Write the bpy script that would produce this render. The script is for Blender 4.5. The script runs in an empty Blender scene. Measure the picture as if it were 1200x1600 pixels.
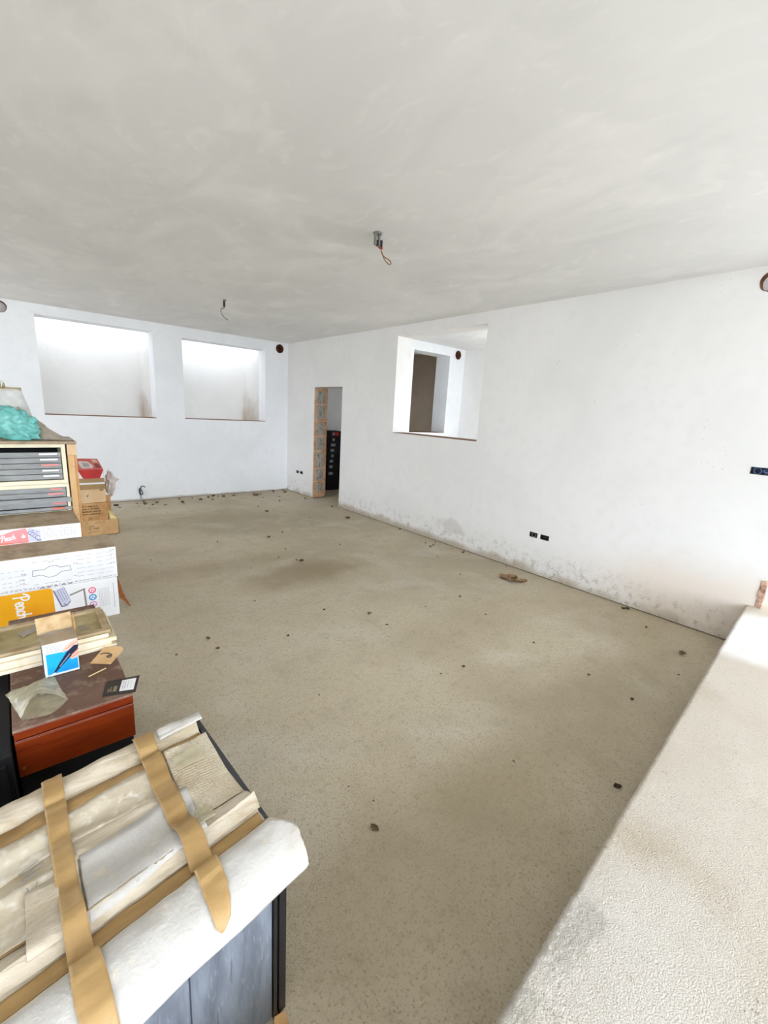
import bpy, bmesh, math, random
from mathutils import Vector, Matrix, noise
random.seed(7)
SC = bpy.context.scene
COL = SC.collection
CEIL = 3.05
XR, YB = 4.63, 8.68  # most room and object coordinates: image pixels unprojected onto planes offline, then hardcoded
CAM_H = 1.776

# ---------------------------------------------------------------- camera
yaw, pitch, roll = math.radians(40.84), math.radians(12.685), math.radians(3.29)
fw = Vector((math.sin(yaw)*math.cos(pitch), math.cos(yaw)*math.cos(pitch), -math.sin(pitch)))
rt = Vector((math.cos(yaw), -math.sin(yaw), 0)); up = rt.cross(fw)
rt2 = rt*math.cos(roll) + up*math.sin(roll); up2 = -rt*math.sin(roll) + up*math.cos(roll)
cam = bpy.data.objects.new('camera', bpy.data.cameras.new('camera')); COL.objects.link(cam)
cam.matrix_world = Matrix(((rt2.x, up2.x, -fw.x, 0), (rt2.y, up2.y, -fw.y, 0), (rt2.z, up2.z, -fw.z, CAM_H), (0, 0, 0, 1)))
cam.data.sensor_fit = 'VERTICAL'; cam.data.sensor_height = 24; cam.data.lens = 688.05*24/1600
cam.data.clip_start = .02
SC.camera = cam

# ---------------------------------------------------------------- sky, exposure
w = bpy.data.worlds.new('overcast_sky'); SC.world = w; w.use_nodes = True
bg = w.node_tree.nodes['Background']
bg.inputs['Color'].default_value = (.88, .95, 1.05, 1); bg.inputs['Strength'].default_value = 1.0
SC.view_settings.view_transform = 'Standard'; SC.view_settings.look = 'None'
SC.view_settings.gamma = 1; SC.view_settings.use_curve_mapping = False
SC.view_settings.exposure = 2.93
SC.cycles.use_denoising = True
SC.cycles.max_bounces = 16; SC.cycles.diffuse_bounces = 10; SC.cycles.transparent_max_bounces = 12
SC.cycles.caustics_reflective = False; SC.cycles.caustics_refractive = False

# ---------------------------------------------------------------- materials
def S(r, g, b):
    f = lambda c: (c/255/12.92) if c/255 <= .04045 else ((c/255+.055)/1.055)**2.4
    return (f(r), f(g), f(b), 1)
def mat(name, base, rough=.8, layers=(), bump=None, spec=.3, stretch=(1, 1, 1), alpha=None, metal=0, trans=0, bumps=()):
    """layers: (scale, colour, lo, hi[, detail, amount, stretch, distortion]) noise masks mixed over the base"""
    m = bpy.data.materials.new(name); m.use_nodes = True
    N, L = m.node_tree.nodes, m.node_tree.links
    P = N['Principled BSDF']; P.inputs['Roughness'].default_value = rough
    P.inputs['Specular IOR Level'].default_value = spec; P.inputs['Metallic'].default_value = metal
    tc = N.new('ShaderNodeTexCoord')
    def vec(st):
        mp = N.new('ShaderNodeMapping'); mp.inputs['Scale'].default_value = st
        L.new(tc.outputs['Object'], mp.inputs['Vector']); return mp.outputs['Vector']
    cur = None
    def mix(a, b, fac):
        x = N.new('ShaderNodeMix'); x.data_type = 'RGBA'
        for s, v in ((x.inputs[6], a), (x.inputs[7], b)):
            if isinstance(v, tuple): s.default_value = v
            else: L.new(v, s)
        L.new(fac, x.inputs[0]); return x.outputs[2]
    cur = base
    for ly in layers:
        sc, c, lo, hi = ly[:4]; det = ly[4] if len(ly) > 4 else 4; am = ly[5] if len(ly) > 5 else 1
        st = ly[6] if len(ly) > 6 else stretch; dist = ly[7] if len(ly) > 7 else 0
        nz = N.new('ShaderNodeTexNoise'); nz.inputs['Scale'].default_value = sc; nz.inputs['Detail'].default_value = det
        nz.inputs['Distortion'].default_value = dist
        L.new(vec(st), nz.inputs['Vector'])
        r = N.new('ShaderNodeMapRange'); r.inputs[1].default_value = lo; r.inputs[2].default_value = hi
        r.inputs[3].default_value = 0; r.inputs[4].default_value = am
        L.new(nz.outputs['Fac'], r.inputs[0]); cur = mix(cur, c, r.outputs[0])
    m['_x'] = 0
    if isinstance(cur, tuple): P.inputs['Base Color'].default_value = cur
    else: L.new(cur, P.inputs['Base Color'])
    nrm = None
    for (sc, st, d) in ([bump] if bump else []) + list(bumps):
        nz = N.new('ShaderNodeTexNoise'); nz.inputs['Scale'].default_value = sc; nz.inputs['Detail'].default_value = 5
        L.new(vec(stretch), nz.inputs['Vector'])
        b = N.new('ShaderNodeBump'); b.inputs['Strength'].default_value = st; b.inputs['Distance'].default_value = d
        L.new(nz.outputs['Fac'], b.inputs['Height'])
        if nrm: L.new(nrm, b.inputs['Normal'])
        nrm = b.outputs['Normal']
    if nrm: L.new(nrm, P.inputs['Normal'])
    if alpha is not None: P.inputs['Alpha'].default_value = alpha
    if trans: P.inputs['Transmission Weight'].default_value = trans
    return m, N, L, P, mix, vec
def blob(mm, pos, radii, colour, amount=1, soft=.6, rag=.5, ragscale=2.0):
    """a colour patch with a ragged edge at a fixed spot on the surface"""
    m, N, L, P, mix, vec = mm
    tc = N.new('ShaderNodeTexCoord')
    mp = N.new('ShaderNodeMapping'); mp.vector_type = 'TEXTURE'
    mp.inputs['Location'].default_value = pos; mp.inputs['Scale'].default_value = radii
    L.new(tc.outputs['Object'], mp.inputs['Vector'])
    ln = N.new('ShaderNodeVectorMath'); ln.operation = 'LENGTH'; L.new(mp.outputs['Vector'], ln.inputs[0])
    nz = N.new('ShaderNodeTexNoise'); nz.inputs['Scale'].default_value = ragscale; nz.inputs['Detail'].default_value = 5
    L.new(tc.outputs['Object'], nz.inputs['Vector'])
    ma = N.new('ShaderNodeMath'); ma.operation = 'MULTIPLY_ADD'; ma.inputs[1].default_value = rag*2; ma.inputs[2].default_value = -rag
    L.new(nz.outputs['Fac'], ma.inputs[0])
    ad = N.new('ShaderNodeMath'); ad.operation = 'ADD'; L.new(ln.outputs['Value'], ad.inputs[0]); L.new(ma.outputs[0], ad.inputs[1])
    r = N.new('ShaderNodeMapRange'); r.interpolation_type = 'SMOOTHSTEP'
    r.inputs[1].default_value = 1; r.inputs[2].default_value = 1-soft; r.inputs[3].default_value = 0; r.inputs[4].default_value = amount
    L.new(ad.outputs[0], r.inputs[0])
    src = P.inputs['Base Color'].links[0].from_socket if P.inputs['Base Color'].links else tuple(P.inputs['Base Color'].default_value)
    L.new(mix(src, colour, r.outputs[0]), P.inputs['Base Color'])
def plain(name, c, rough=.7, var=.12, sc=30, bump=None, spec=.3, **k):
    d = tuple(x*(1-var) for x in c[:3]) + (1,)
    return mat(name, c, rough, [(sc, d, .35, .75)], bump, spec, **k)[0]
def spots(mm, sc, colour, thr, axis_lo=None, amount=.8, axis=2, span=.4):
    """little dirt spatters; optional limit to heights below axis_lo"""
    m, N, L, P, mix, vec = mm
    v = N.new('ShaderNodeTexVoronoi'); v.inputs['Scale'].default_value = sc; L.new(vec((1, 1, 1)), v.inputs['Vector'])
    nz = N.new('ShaderNodeTexNoise'); nz.inputs['Scale'].default_value = sc*.13; nz.inputs['Detail'].default_value = 2; L.new(vec((1, 1, 1)), nz.inputs['Vector'])
    mul = N.new('ShaderNodeMath'); mul.operation = 'MULTIPLY'; mul.inputs[1].default_value = thr*2
    pw = N.new('ShaderNodeMath'); pw.operation = 'POWER'; pw.inputs[1].default_value = 3; L.new(nz.outputs['Fac'], pw.inputs[0])
    L.new(pw.outputs[0], mul.inputs[0])
    lt = N.new('ShaderNodeMath'); lt.operation = 'LESS_THAN'; L.new(v.outputs['Distance'], lt.inputs[0]); L.new(mul.outputs[0], lt.inputs[1])
    f = N.new('ShaderNodeMath'); f.operation = 'MULTIPLY'; f.inputs[1].default_value = amount; L.new(lt.outputs[0], f.inputs[0]); fac = f.outputs[0]
    if axis_lo is not None:
        tc = N.new('ShaderNodeTexCoord'); sp = N.new('ShaderNodeSeparateXYZ'); L.new(tc.outputs['Object'], sp.inputs[0])
        r = N.new('ShaderNodeMapRange'); r.inputs[1].default_value = axis_lo; r.inputs[2].default_value = axis_lo-span
        L.new(sp.outputs[axis], r.inputs[0])
        g = N.new('ShaderNodeMath'); g.operation = 'MULTIPLY'; L.new(fac, g.inputs[0]); L.new(r.outputs[0], g.inputs[1]); fac = g.outputs[0]
    src = P.inputs['Base Color'].links[0].from_socket
    L.new(mix(src, colour, fac), P.inputs['Base Color'])

def grain(mm, sc, st, d):
    m, N, L, P, mix, vec = mm
    v = N.new('ShaderNodeTexVoronoi'); v.inputs['Scale'].default_value = sc; L.new(vec((1, 1, 1)), v.inputs['Vector'])
    b = N.new('ShaderNodeBump'); b.inputs['Strength'].default_value = st; b.inputs['Distance'].default_value = d; b.invert = True
    L.new(v.outputs['Distance'], b.inputs['Height'])
    if P.inputs['Normal'].links: L.new(P.inputs['Normal'].links[0].from_socket, b.inputs['Normal'])
    L.new(b.outputs['Normal'], P.inputs['Normal'])
WALL = (.85, .85, .845, 1)
def wallmat(name, base=WALL):
    mm = mat(name, base, .9, [(1.1, tuple(c*.93 for c in base[:3])+(1,), .45, .75, 5, 1, (1, 1, 1), .6),
                              (9, tuple(c*.95 for c in base[:3])+(1,), .5, .8)], None, .15,
             bumps=[(3.5, .25, .01), (60, .12, .003)])
    spots(mm, 22, S(120, 100, 80), .16, None, .4)
    return mm
mw = wallmat('white_plaster')
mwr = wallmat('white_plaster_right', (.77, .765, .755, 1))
spots(mwr, 75, S(95, 80, 62), .75, .42, .6, 2, .4)
blob(mwr, (4.63, .9, .25), (1, 1.5, .55), S(214, 200, 184), .7, .8, .4, 1.5)
spots(mwr, 120, S(104, 88, 68), 1.0, .36, .6, 2, .4)
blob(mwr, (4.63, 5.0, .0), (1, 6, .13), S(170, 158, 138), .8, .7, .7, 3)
blob(mwr, (4.63, 3.9, .28), (.5, .35, .12), S(150, 140, 125), .25, .5, .9, 5)
PLASTER, PLASTER_R = mw[0], mwr[0]
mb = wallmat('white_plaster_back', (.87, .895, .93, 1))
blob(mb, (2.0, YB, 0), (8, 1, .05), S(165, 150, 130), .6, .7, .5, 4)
PLASTER_B = mb[0]
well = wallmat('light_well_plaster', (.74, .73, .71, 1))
blob(well, (4.13, 9.5, 1.4), (.12, .7, .75), S(176, 156, 136), .6, .7, .5, 3)  # brown dirt plus the shaft's bottom shade, put into the end wall colour
blob(well, (2.07, 9.5, 1.4), (.12, .7, .6), S(180, 162, 144), .6, .7, .5, 3)  # same dirt and painted-in shade for the left shaft
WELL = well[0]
ce = mat('troweled_ceiling_plaster', (.81, .815, .815, 1), .95,
         [(.55, (.74, .745, .745, 1), .38, .66, 3, .9, (1, 1, 1), 1.2),
          (1.3, (.90, .90, .895, 1), .50, .70, 6, .6, (1, .6, 1), 1.6),
          (2.6, (.69, .695, .695, 1), .54, .74, 7, .42, (1, .55, 1), 1.2),
          (6, (.93, .93, .925, 1), .57, .74, 6, .4, (1, .6, 1), 1.4)], None, .1, bumps=[(2.2, .3, .012), (18, .15, .004)])
blob(ce, (2.1, 3.05, CEIL), (.42, .22, 1), (.66, .66, .655, 1), .5, .5, .9, 3.5)
CEILING = ce[0]
fl = mat('rough_concrete_screed', S(196, 185, 162), .92,
         [(.5, S(172, 160, 138), .40, .66, 5, .8, (1, 1, 1), .8),
          (1.7, S(208, 201, 186), .50, .75, 6, .7, (1, 1, 1), .5),
          (5, S(170, 158, 138), .52, .78, 6, .6),
          (26, S(164, 150, 126), .52, .72, 5, .5), (90, S(140, 126, 104), .54, .70, 4, .7),
          (240, S(222, 214, 198), .58, .72, 2, .6)], None, .15,
         bumps=[(260, .45, .004), (70, .35, .004), (8, .25, .01)])
blob(fl, (2.45, 4.05, 0), (.95, .55, 1), S(146, 129, 102), .62, .85, .5, 2.2)
blob(fl, (1.8, 4.7, 0), (1.2, .35, 1), S(156, 141, 116), .4, .8, .5, 2.2)
blob(fl, (2.0, 7.2, 0), (1.6, .5, 1), S(166, 149, 122), .4, .8, .5, 2)
blob(fl, (3.0, 2.2, 0), (1.5, .45, 1), S(160, 145, 118), .35, .8, .6, 2)
blob(fl, (1.2, .95, 0), (1.0, .5, 1), S(150, 137, 112), .45, .9, .4, 2.5)  # browner floor by the ledge, with the ledge's shade put into the colour
blob(fl, (2.6, 1.0, 0), (2.4, .45, 1), S(152, 138, 113), .45, .9, .5, 1.8)  # long strip beside the ledge, its shade put into the floor colour
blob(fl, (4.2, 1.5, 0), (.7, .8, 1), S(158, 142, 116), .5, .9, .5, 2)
spots(fl, 60, S(104, 90, 70), .26, None, .5)
spots(fl, 130, S(116, 102, 80), .36, None, .55)
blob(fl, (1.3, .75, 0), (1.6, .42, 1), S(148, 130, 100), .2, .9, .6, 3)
grain(fl, 240, .6, .004)
FLOOR = fl[0]
pa = mat('rough_cement_ledge', S(190, 180, 165), .93,
         [(1.0, S(198, 190, 178), .42, .68, 5, .9, (1, 1, 1), .5), (2.2, S(174, 160, 138), .55, .75, 5, .6),
          (110, S(150, 138, 122), .60, .72, 4, .6), (260, S(214, 208, 198), .58, .72, 2, .6)], None, .12,
         bumps=[(230, .4, .004), (80, .25, .004), (12, .25, .01)])
blob(pa, (3.95, .45, .37), (.62, .42, 1), S(222, 220, 217), .9, .35, .25, 3)
blob(pa, (1.05, .2, .37), (.55, .35, 1), S(206, 201, 194), .8, .6, .4, 4)
spots(pa, 70, S(120, 106, 88), .3, None, .5)
blob(pa, (1.10, .33, .37), (.22, .075, 1), S(168, 164, 155), .7, .8, .8, 12)
blob(pa, (.80, .33, .37), (.14, .06, 1), S(164, 160, 150), .6, .6, .7, 9)
grain(pa, 230, .5, .004)
spots(pa, 170, S(138, 126, 108), .42, None, .5)
LEDGE = pa[0]
DARKGAP = plain('dark_dirt_gap', S(96, 80, 60), .95)
SILL = plain('brown_sill_board', S(120, 84, 62), .8)
CLAY = mat('orange_clay_brick', S(198, 158, 122), .9, [(14, S(168, 116, 78), .45, .7), (7, S(212, 190, 168), .5, .75)], (60, .4, .004))[0]
PINKCLAY = mat('dusty_pink_brick', S(188, 158, 140), .95, [(30, S(140, 100, 84), .45, .65), (90, S(96, 72, 62), .58, .68)], (70, .5, .005))[0]
MORTAR = mat('grey_mortar_fill', S(168, 166, 158), .95, [(22, S(112, 114, 112), .45, .65, 6, .9, (1.6, 1, .6)), (60, S(206, 200, 190), .55, .75)], (40, .6, .006))[0]
TERRA = mat('terracotta_pipe', S(124, 78, 58), .9, [(20, S(84, 54, 40), .4, .7)], (30, .4, .004))[0]
DUSTCARD = mat('dusty_cardboard', S(180, 160, 134), .9, [(6, S(142, 124, 102), .4, .65), (26, S(180, 166, 146), .5, .75), (18, S(126, 106, 84), .62, .75)], (25, .15, .004))[0]
CARD = mat('tan_cardboard', S(222, 184, 134), .85, [(5, S(198, 156, 108), .4, .7), (60, S(222, 186, 140), .5, .75)], (90, .08, .002))[0]
CARDL = mat('pale_cardboard', S(226, 196, 156), .85, [(5, S(216, 182, 140), .4, .7)], (90, .08, .002))[0]
CARDD = mat('brown_cardboard', S(212, 168, 116), .85, [(5, S(178, 132, 86), .4, .7)], (90, .08, .002))[0]
KRAFT = mat('kraft_packing_tape', S(178, 146, 96), .45, [(4, S(152, 120, 74), .4, .65, 5, .9, (1, 5, 1)), (60, S(150, 112, 64), .6, .75, 4, .6, (1, 9, 1))], (14, .2, .004), .45)[0]
KRAFTOLD = mat('dusty_packing_tape', S(164, 132, 86), .6, [(9, S(140, 106, 62), .45, .65), (60, S(122, 92, 54), .56, .72, 4, .8, (.3, 6, 1))], (20, .25, .004), .3)[0]
WHITEBOX = mat('white_glossy_carton', S(240, 241, 243), .45, [(5, S(232, 233, 236), .45, .7)], None, .4)[0]
BLACK = plain('matte_black', (.006, .006, .007, 1), .6, .2)
BLACKP = plain('black_plastic', (.012, .012, .014, 1), .35, .2, spec=.4)
GREYMET = mat('dusty_grey_drawer_front', S(160, 163, 163), .6, [(8, S(136, 139, 140), .4, .7, 5, 1, (1, 1, 5)), (40, S(156, 156, 152), .5, .75, 4, .8, (.3, 1, 5))], None, .4)[0]
CREAM = mat('cream_enamel', S(240, 234, 208), .5, [(6, S(230, 222, 194), .45, .7)], None, .4)[0]
WHITE = plain('white_paper', S(240, 240, 240), .7, .04)
PINKLAB = plain('pink_paper', S(240, 150, 146), .7, .08)
ORANGELAB = plain('orange_paper', S(228, 120, 92), .7, .08)
MAHOG = mat('mahogany_veneer', S(128, 50, 14), .32, [(3, S(98, 30, 7), .35, .65, 5, 1, (.5, 1, 4), .8), (40, S(150, 66, 24), .5, .8, 4, .6, (.3, 1, 6))], None, .45)[0]
DUSTWOOD = mat('dusty_brown_top', S(122, 96, 82), .75, [(5, S(104, 78, 64), .4, .65), (30, S(146, 126, 108), .52, .75), (90, S(96, 72, 58), .6, .72)], None, .25)[0]
FRAMEW = mat('cream_painted_rail', S(232, 222, 198), .6, [(12, S(206, 186, 150), .5, .7)], None, .3)[0]
FRAMED = mat('dusty_tan_rail', S(184, 164, 132), .7, [(12, S(150, 126, 92), .45, .7)], None, .25)[0]
OLIVE = mat('yellowed_film_panel', S(176, 160, 116), .6, [(9, S(160, 142, 98), .4, .7, 5, 1, (1, 1, 1), 1), (30, S(196, 182, 144), .55, .8)], (12, .2, .004), .35)[0]
FOAM = mat('white_foam_wrap', S(206, 195, 176), .75, [(5, S(178, 162, 134), .44, .70, 6, .9, (1, 2.5, 1), .5), (28, S(186, 168, 140), .56, .74, 5, .7), (9, S(170, 150, 120), .58, .76, 6, .7, (1, 4, 1), .8)], None, .3,
           stretch=(1, 2.6, 1), bumps=[(120, .25, .003), (14, .7, .012)])[0]
FOAMC = mat('clean_white_foam', S(192, 189, 184), .65, [(6, S(178, 171, 160), .5, .75), (30, S(206, 196, 180), .6, .75)], None, .35, bumps=[(110, .5, .004), (22, .45, .008)])[0]
FILM = mat('dirty_foam_sheet', S(204, 193, 172), .6, [(7, S(176, 162, 136), .42, .7, 5, 1, (1, 3, 1), .6), (40, S(226, 220, 208), .5, .75)], (60, .2, .003), .4)[0]
BLUEGREY = mat('scuffed_blue_grey_panel', S(120, 126, 136), .42, [(6, S(92, 98, 108), .42, .65, 5, 1, (3, 1, .5), .6), (50, S(160, 164, 170), .58, .74, 4, .5, (3, 1, .4)), (22, S(66, 70, 78), .64, .72, 3, .7, (6, 1, .5))], None, .45)[0]
# dimpled bubble sheet
bm_ = mat('dimpled_bubble_sheet', S(206, 194, 172), .5, [(6, S(188, 172, 146), .42, .7)], None, .4)
_N, _L, _P = bm_[1], bm_[2], bm_[3]
_v = _N.new('ShaderNodeTexVoronoi'); _v.inputs['Scale'].default_value = 95; _v.inputs['Randomness'].default_value = .15
_L.new(bm_[5]((1, 1, .05)), _v.inputs['Vector'])
_b = _N.new('ShaderNodeBump'); _b.inputs['Strength'].default_value = .8; _b.inputs['Distance'].default_value = .004
_L.new(_v.outputs['Distance'], _b.inputs['Height']); _L.new(_b.outputs['Normal'], _P.inputs['Normal'])
BUBBLE = bm_[0]
def film(name, c, mixfac, rough=.25):
    m = bpy.data.materials.new(name); m.use_nodes = True; N, L = m.node_tree.nodes, m.node_tree.links
    P = N['Principled BSDF']; P.inputs['Base Color'].default_value = c; P.inputs['Roughness'].default_value = rough
    t = N.new('ShaderNodeBsdfTransparent'); x = N.new('ShaderNodeMixShader')
    nz = N.new('ShaderNodeTexNoise'); nz.inputs['Scale'].default_value = 14; tc = N.new('ShaderNodeTexCoord'); L.new(tc.outputs['Object'], nz.inputs['Vector'])
    r = N.new('ShaderNodeMapRange'); r.inputs[1].default_value = .3; r.inputs[2].default_value = .7
    r.inputs[3].default_value = mixfac-.15; r.inputs[4].default_value = min(1, mixfac+.15)
    L.new(nz.outputs['Fac'], r.inputs[0]); L.new(r.outputs[0], x.inputs[0])
    L.new(t.outputs[0], x.inputs[1]); L.new(P.outputs[0], x.inputs[2]); L.new(x.outputs[0], N['Material Output'].inputs['Surface'])
    return m
CLEARBAG = film('yellowed_clear_plastic', S(206, 198, 168), .5, .2)
DUSTBAG = film('dusty_clear_plastic', S(176, 164, 148), .75, .25)
TEALBAG = film('teal_plastic', S(122, 200, 194), .88, .08)
GREYTUB = film('cloudy_grey_plastic', S(206, 206, 202), .88, .35)

# ---------------------------------------------------------------- mesh helpers
def box(bm, x0, x1, y0, y1, z0, z1, bev=0):
    vs = [bm.verts.new(p) for p in ((x0,y0,z0),(x1,y0,z0),(x1,y1,z0),(x0,y1,z0),(x0,y0,z1),(x1,y0,z1),(x1,y1,z1),(x0,y1,z1))]
    fs = [bm.faces.new([vs[i] for i in f]) for f in ((3,2,1,0),(4,5,6,7),(0,1,5,4),(1,2,6,5),(2,3,7,6),(3,0,4,7))]
    if bev:
        es = list({e for f in fs for e in f.edges})
        bmesh.ops.bevel(bm, geom=es, offset=bev, segments=2, affect='EDGES', profile=.5)
    return bm
def hexa(bm, b, t):
    """eight-cornered solid: b bottom four, t top four, counter-clockwise from above"""
    vs = [bm.verts.new(p) for p in list(b)+list(t)]
    for f in ((3,2,1,0),(4,5,6,7),(0,1,5,4),(1,2,6,5),(2,3,7,6),(3,0,4,7)): bm.faces.new([vs[i] for i in f])
    return bm
def tube(bm, pts, r, n=8, cap=True):
    pts = [Vector(p) for p in pts]; rings = []
    for i, p in enumerate(pts):
        t = (pts[min(i+1, len(pts)-1)] - pts[max(i-1, 0)]).normalized()
        a = t.cross(Vector((0, 0, 1)) if abs(t.z) < .9 else Vector((1, 0, 0))).normalized(); b = t.cross(a)
        rr = r[i] if isinstance(r, (list, tuple)) else r
        rings.append([bm.verts.new(p + (a*math.cos(2*math.pi*k/n) + b*math.sin(2*math.pi*k/n))*rr) for k in range(n)])
    for q0, q1 in zip(rings, rings[1:]):
        for k in range(n): bm.faces.new((q0[k], q0[(k+1) % n], q1[(k+1) % n], q1[k]))
    if cap: bm.faces.new(rings[0][::-1]); bm.faces.new(rings[-1])
    return bm
def smooth_path(pts, n=6):
    pts = [Vector(p) for p in pts]; out = []
    for i in range(len(pts)-1):
        p0, p1, p2, p3 = pts[max(i-1, 0)], pts[i], pts[i+1], pts[min(i+2, len(pts)-1)]
        for k in range(n):
            t = k/n
            out.append(.5*((2*p1)+(p2-p0)*t+(2*p0-5*p1+4*p2-p3)*t*t+(3*p1-p0-3*p2+p3)*t**3))
    return out + [pts[-1]]
def plate(bm, poly, y, th=.0008, f=None):
    """thin flat print on a face looking towards -Y; poly in (x, z)"""
    f = f or (lambda x, z, d: (x, y-d, z))
    a = [bm.verts.new(f(x, z, th)) for x, z in poly]; b = [bm.verts.new(f(x, z, 0)) for x, z in poly]
    n = len(poly); bm.faces.new(a)
    for i in range(n): bm.faces.new((a[i], b[i], b[(i+1) % n], a[(i+1) % n]))
    return bm
_sk = [0]
def stroke(bm, pts, wd, y, th=.0012, f=None):
    """pen stroke as a flat ribbon on a face looking towards -Y"""
    for (x0, z0), (x1, z1) in zip(pts, pts[1:]):
        _sk[0] = (_sk[0]+1) % 97; tk = th+_sk[0]*1.5e-5
        dx, dz = x1-x0, z1-z0; l = math.hypot(dx, dz) or 1e-6; ux, uz = dx/l*wd/2, dz/l*wd/2
        plate(bm, [(x0-ux-uz, z0-uz+ux), (x0-ux+uz, z0-uz-ux), (x1+ux+uz, z1+uz-ux), (x1+ux-uz, z1+uz+ux)], y, tk, f)
    return bm
def grid(bm, fn, nu, nv):
    vs = [[bm.verts.new(fn(i/nu, j/nv)) for j in range(nv+1)] for i in range(nu+1)]
    for i in range(nu):
        for j in range(nv): bm.faces.new((vs[i][j], vs[i+1][j], vs[i+1][j+1], vs[i][j+1]))
    return vs
def sheet(bm, fn, nu, nv, th):
    """a grid with thickness th, thickened downwards along its normals"""
    vs = grid(bm, fn, nu, nv)
    bm.normal_update()
    lo = [[bm.verts.new(v.co - v.normal*th) for v in row] for row in vs]
    for i in range(nu):
        for j in range(nv): bm.faces.new((lo[i][j+1], lo[i+1][j+1], lo[i+1][j], lo[i][j]))
    for i in range(nu):
        bm.faces.new((vs[i][0], lo[i][0], lo[i+1][0], vs[i+1][0])); bm.faces.new((vs[i+1][nv], lo[i+1][nv], lo[i][nv], vs[i][nv]))
    for j in range(nv):
        bm.faces.new((vs[0][j+1], lo[0][j+1], lo[0][j], vs[0][j])); bm.faces.new((vs[nu][j], lo[nu][j], lo[nu][j+1], vs[nu][j+1]))
    return bm
def NZ(x, y, z=0, s=1): return noise.noise(Vector((x*s, y*s, z*s)))
def crumple(bm, c, rad, amp, sc, seed=0, sub=4, shape=None):
    r = bmesh.ops.create_icosphere(bm, subdivisions=sub, radius=1)
    for v in r['verts']:
        d = v.co.normalized()
        k = 1 + amp*noise.noise(d*sc+Vector((seed, 0, 0))) + amp*.6*abs(noise.noise(d*sc*2.3+Vector((0, seed, 0))))
        q = Vector((d.x*rad[0]*k, d.y*rad[1]*k, d.z*rad[2]*k))
        if shape: q = shape(q)
        v.co = Vector(c)+q
    return bm
B = bmesh.new
def obj(name, bm, m, parent=None, loc=None, smooth=False):
    me = bpy.data.meshes.new(name)
    bmesh.ops.recalc_face_normals(bm, faces=bm.faces[:])
    if loc:
        for v in bm.verts: v.co -= Vector(loc)
    bm.to_mesh(me); bm.free()
    for mm in (m if isinstance(m, (list, tuple)) else [m]): me.materials.append(mm)
    if smooth:
        for p in me.polygons: p.use_smooth = True
    o = bpy.data.objects.new(name, me); COL.objects.link(o)
    if loc and not parent: o.location = loc
    if parent: o.parent = parent
    return o
def struct(name, bm, m, label=None, parent=None, smooth=False):
    o = obj(name, bm, m, parent, None, smooth)
    if not parent: o['kind'] = 'structure'
    if label: o['label'] = label
    return o
class Thing:
    """an Empty at the thing's base; parts are written in world coordinates and shifted to it"""
    def __init__(s, name, label, cat, loc, group=None):
        s.loc = Vector(loc); s.o = bpy.data.objects.new(name, None); COL.objects.link(s.o)
        s.o.location = s.loc; s.o['label'] = label; s.o['category'] = cat; s.o.empty_display_size = .05
        if group: s.o['group'] = group
    def part(s, name, bm, m, smooth=False, parent=None, label=None):
        o = obj(name, bm, m, parent or s.o, tuple(s.loc), smooth)
        if name in ('small_print', 'picture_captions', 'pen_marks', 'printed_text', 'label_print', 'handwriting'): o['kind'] = 'stuff'
        if label: o['label'] = label
        return o
def single(name, bm, m, label, cat, loc, group=None, smooth=False):
    o = obj(name, bm, m, None, loc, smooth); o['label'] = label; o['category'] = cat
    if group: o['group'] = group
    return o
def cut(o, cutters):
    """boolean holes, applied at once"""
    tmp = []
    for cb in cutters:
        me = bpy.data.meshes.new('tmp'); bmesh.ops.recalc_face_normals(cb, faces=cb.faces[:]); cb.to_mesh(me); cb.free()
        c = bpy.data.objects.new('tmp', me); COL.objects.link(c); tmp.append(c)
        md = o.modifiers.new('b', 'BOOLEAN'); md.operation = 'DIFFERENCE'; md.object = c; md.solver = 'EXACT'
    dg = bpy.context.evaluated_depsgraph_get(); dg.update()
    me = bpy.data.meshes.new_from_object(o.evaluated_get(dg)); o.modifiers.clear(); o.data = me
    for c in tmp: bpy.data.objects.remove(c, do_unlink=True)

# ---------------------------------------------------------------- the shell
XW = -4.5           # left end of the hall, outside the frame
X2 = 7.0            # far side of the neighbouring room
bm = B(); box(bm, XW, 7.3, .2, 9.6, -.25, 0); struct('floor', bm, FLOOR, 'bare grey-beige concrete floor with brown patches')
bm = B(); box(bm, XW, 7.3, .22, 9.0, CEIL, CEIL+.25); struct('ceiling', bm, CEILING, 'rough trowelled grey-white plaster ceiling')
# the right wall with its opening, doorway, pipe hole and electrical boxes
bm = B(); box(bm, XR, XR+.3, .53, 9.0, .010, CEIL); wr = struct('wall_right', bm, PLASTER_R, 'white plastered right wall with a doorway and a square opening')
def cyl_x(x0, x1, y, z, r, n=28): return tube(B(), [(x0, y, z), (x1, y, z)], r, n)
def cyl_y(y0, y1, x, z, r, n=28): return tube(B(), [(x, y0, z), (x, y1, z)], r, n)
socks = [(2.592, 2.692, .444, .503), (2.446, 2.552, .446, .503), (8.165, 8.265, .43, .487), (8.005, 8.105, .432, .49)]
cut(wr, [box(B(), XR-.1, XR+.5, 3.615, 5.262, 1.48, 2.908), box(B(), XR-.1, XR+.5, 6.67, 7.612, -.1, 2.183),
         cyl_x(XR-.1, XR+.15, .94, 2.935, .078)] +
    [box(B(), XR-.1, XR+.05, y0, y1, z0, z1) for y0, y1, z0, z1 in socks] + [box(B(), XR-.1, XR+.05, .60, .80, 1.457, 1.515)])
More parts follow.
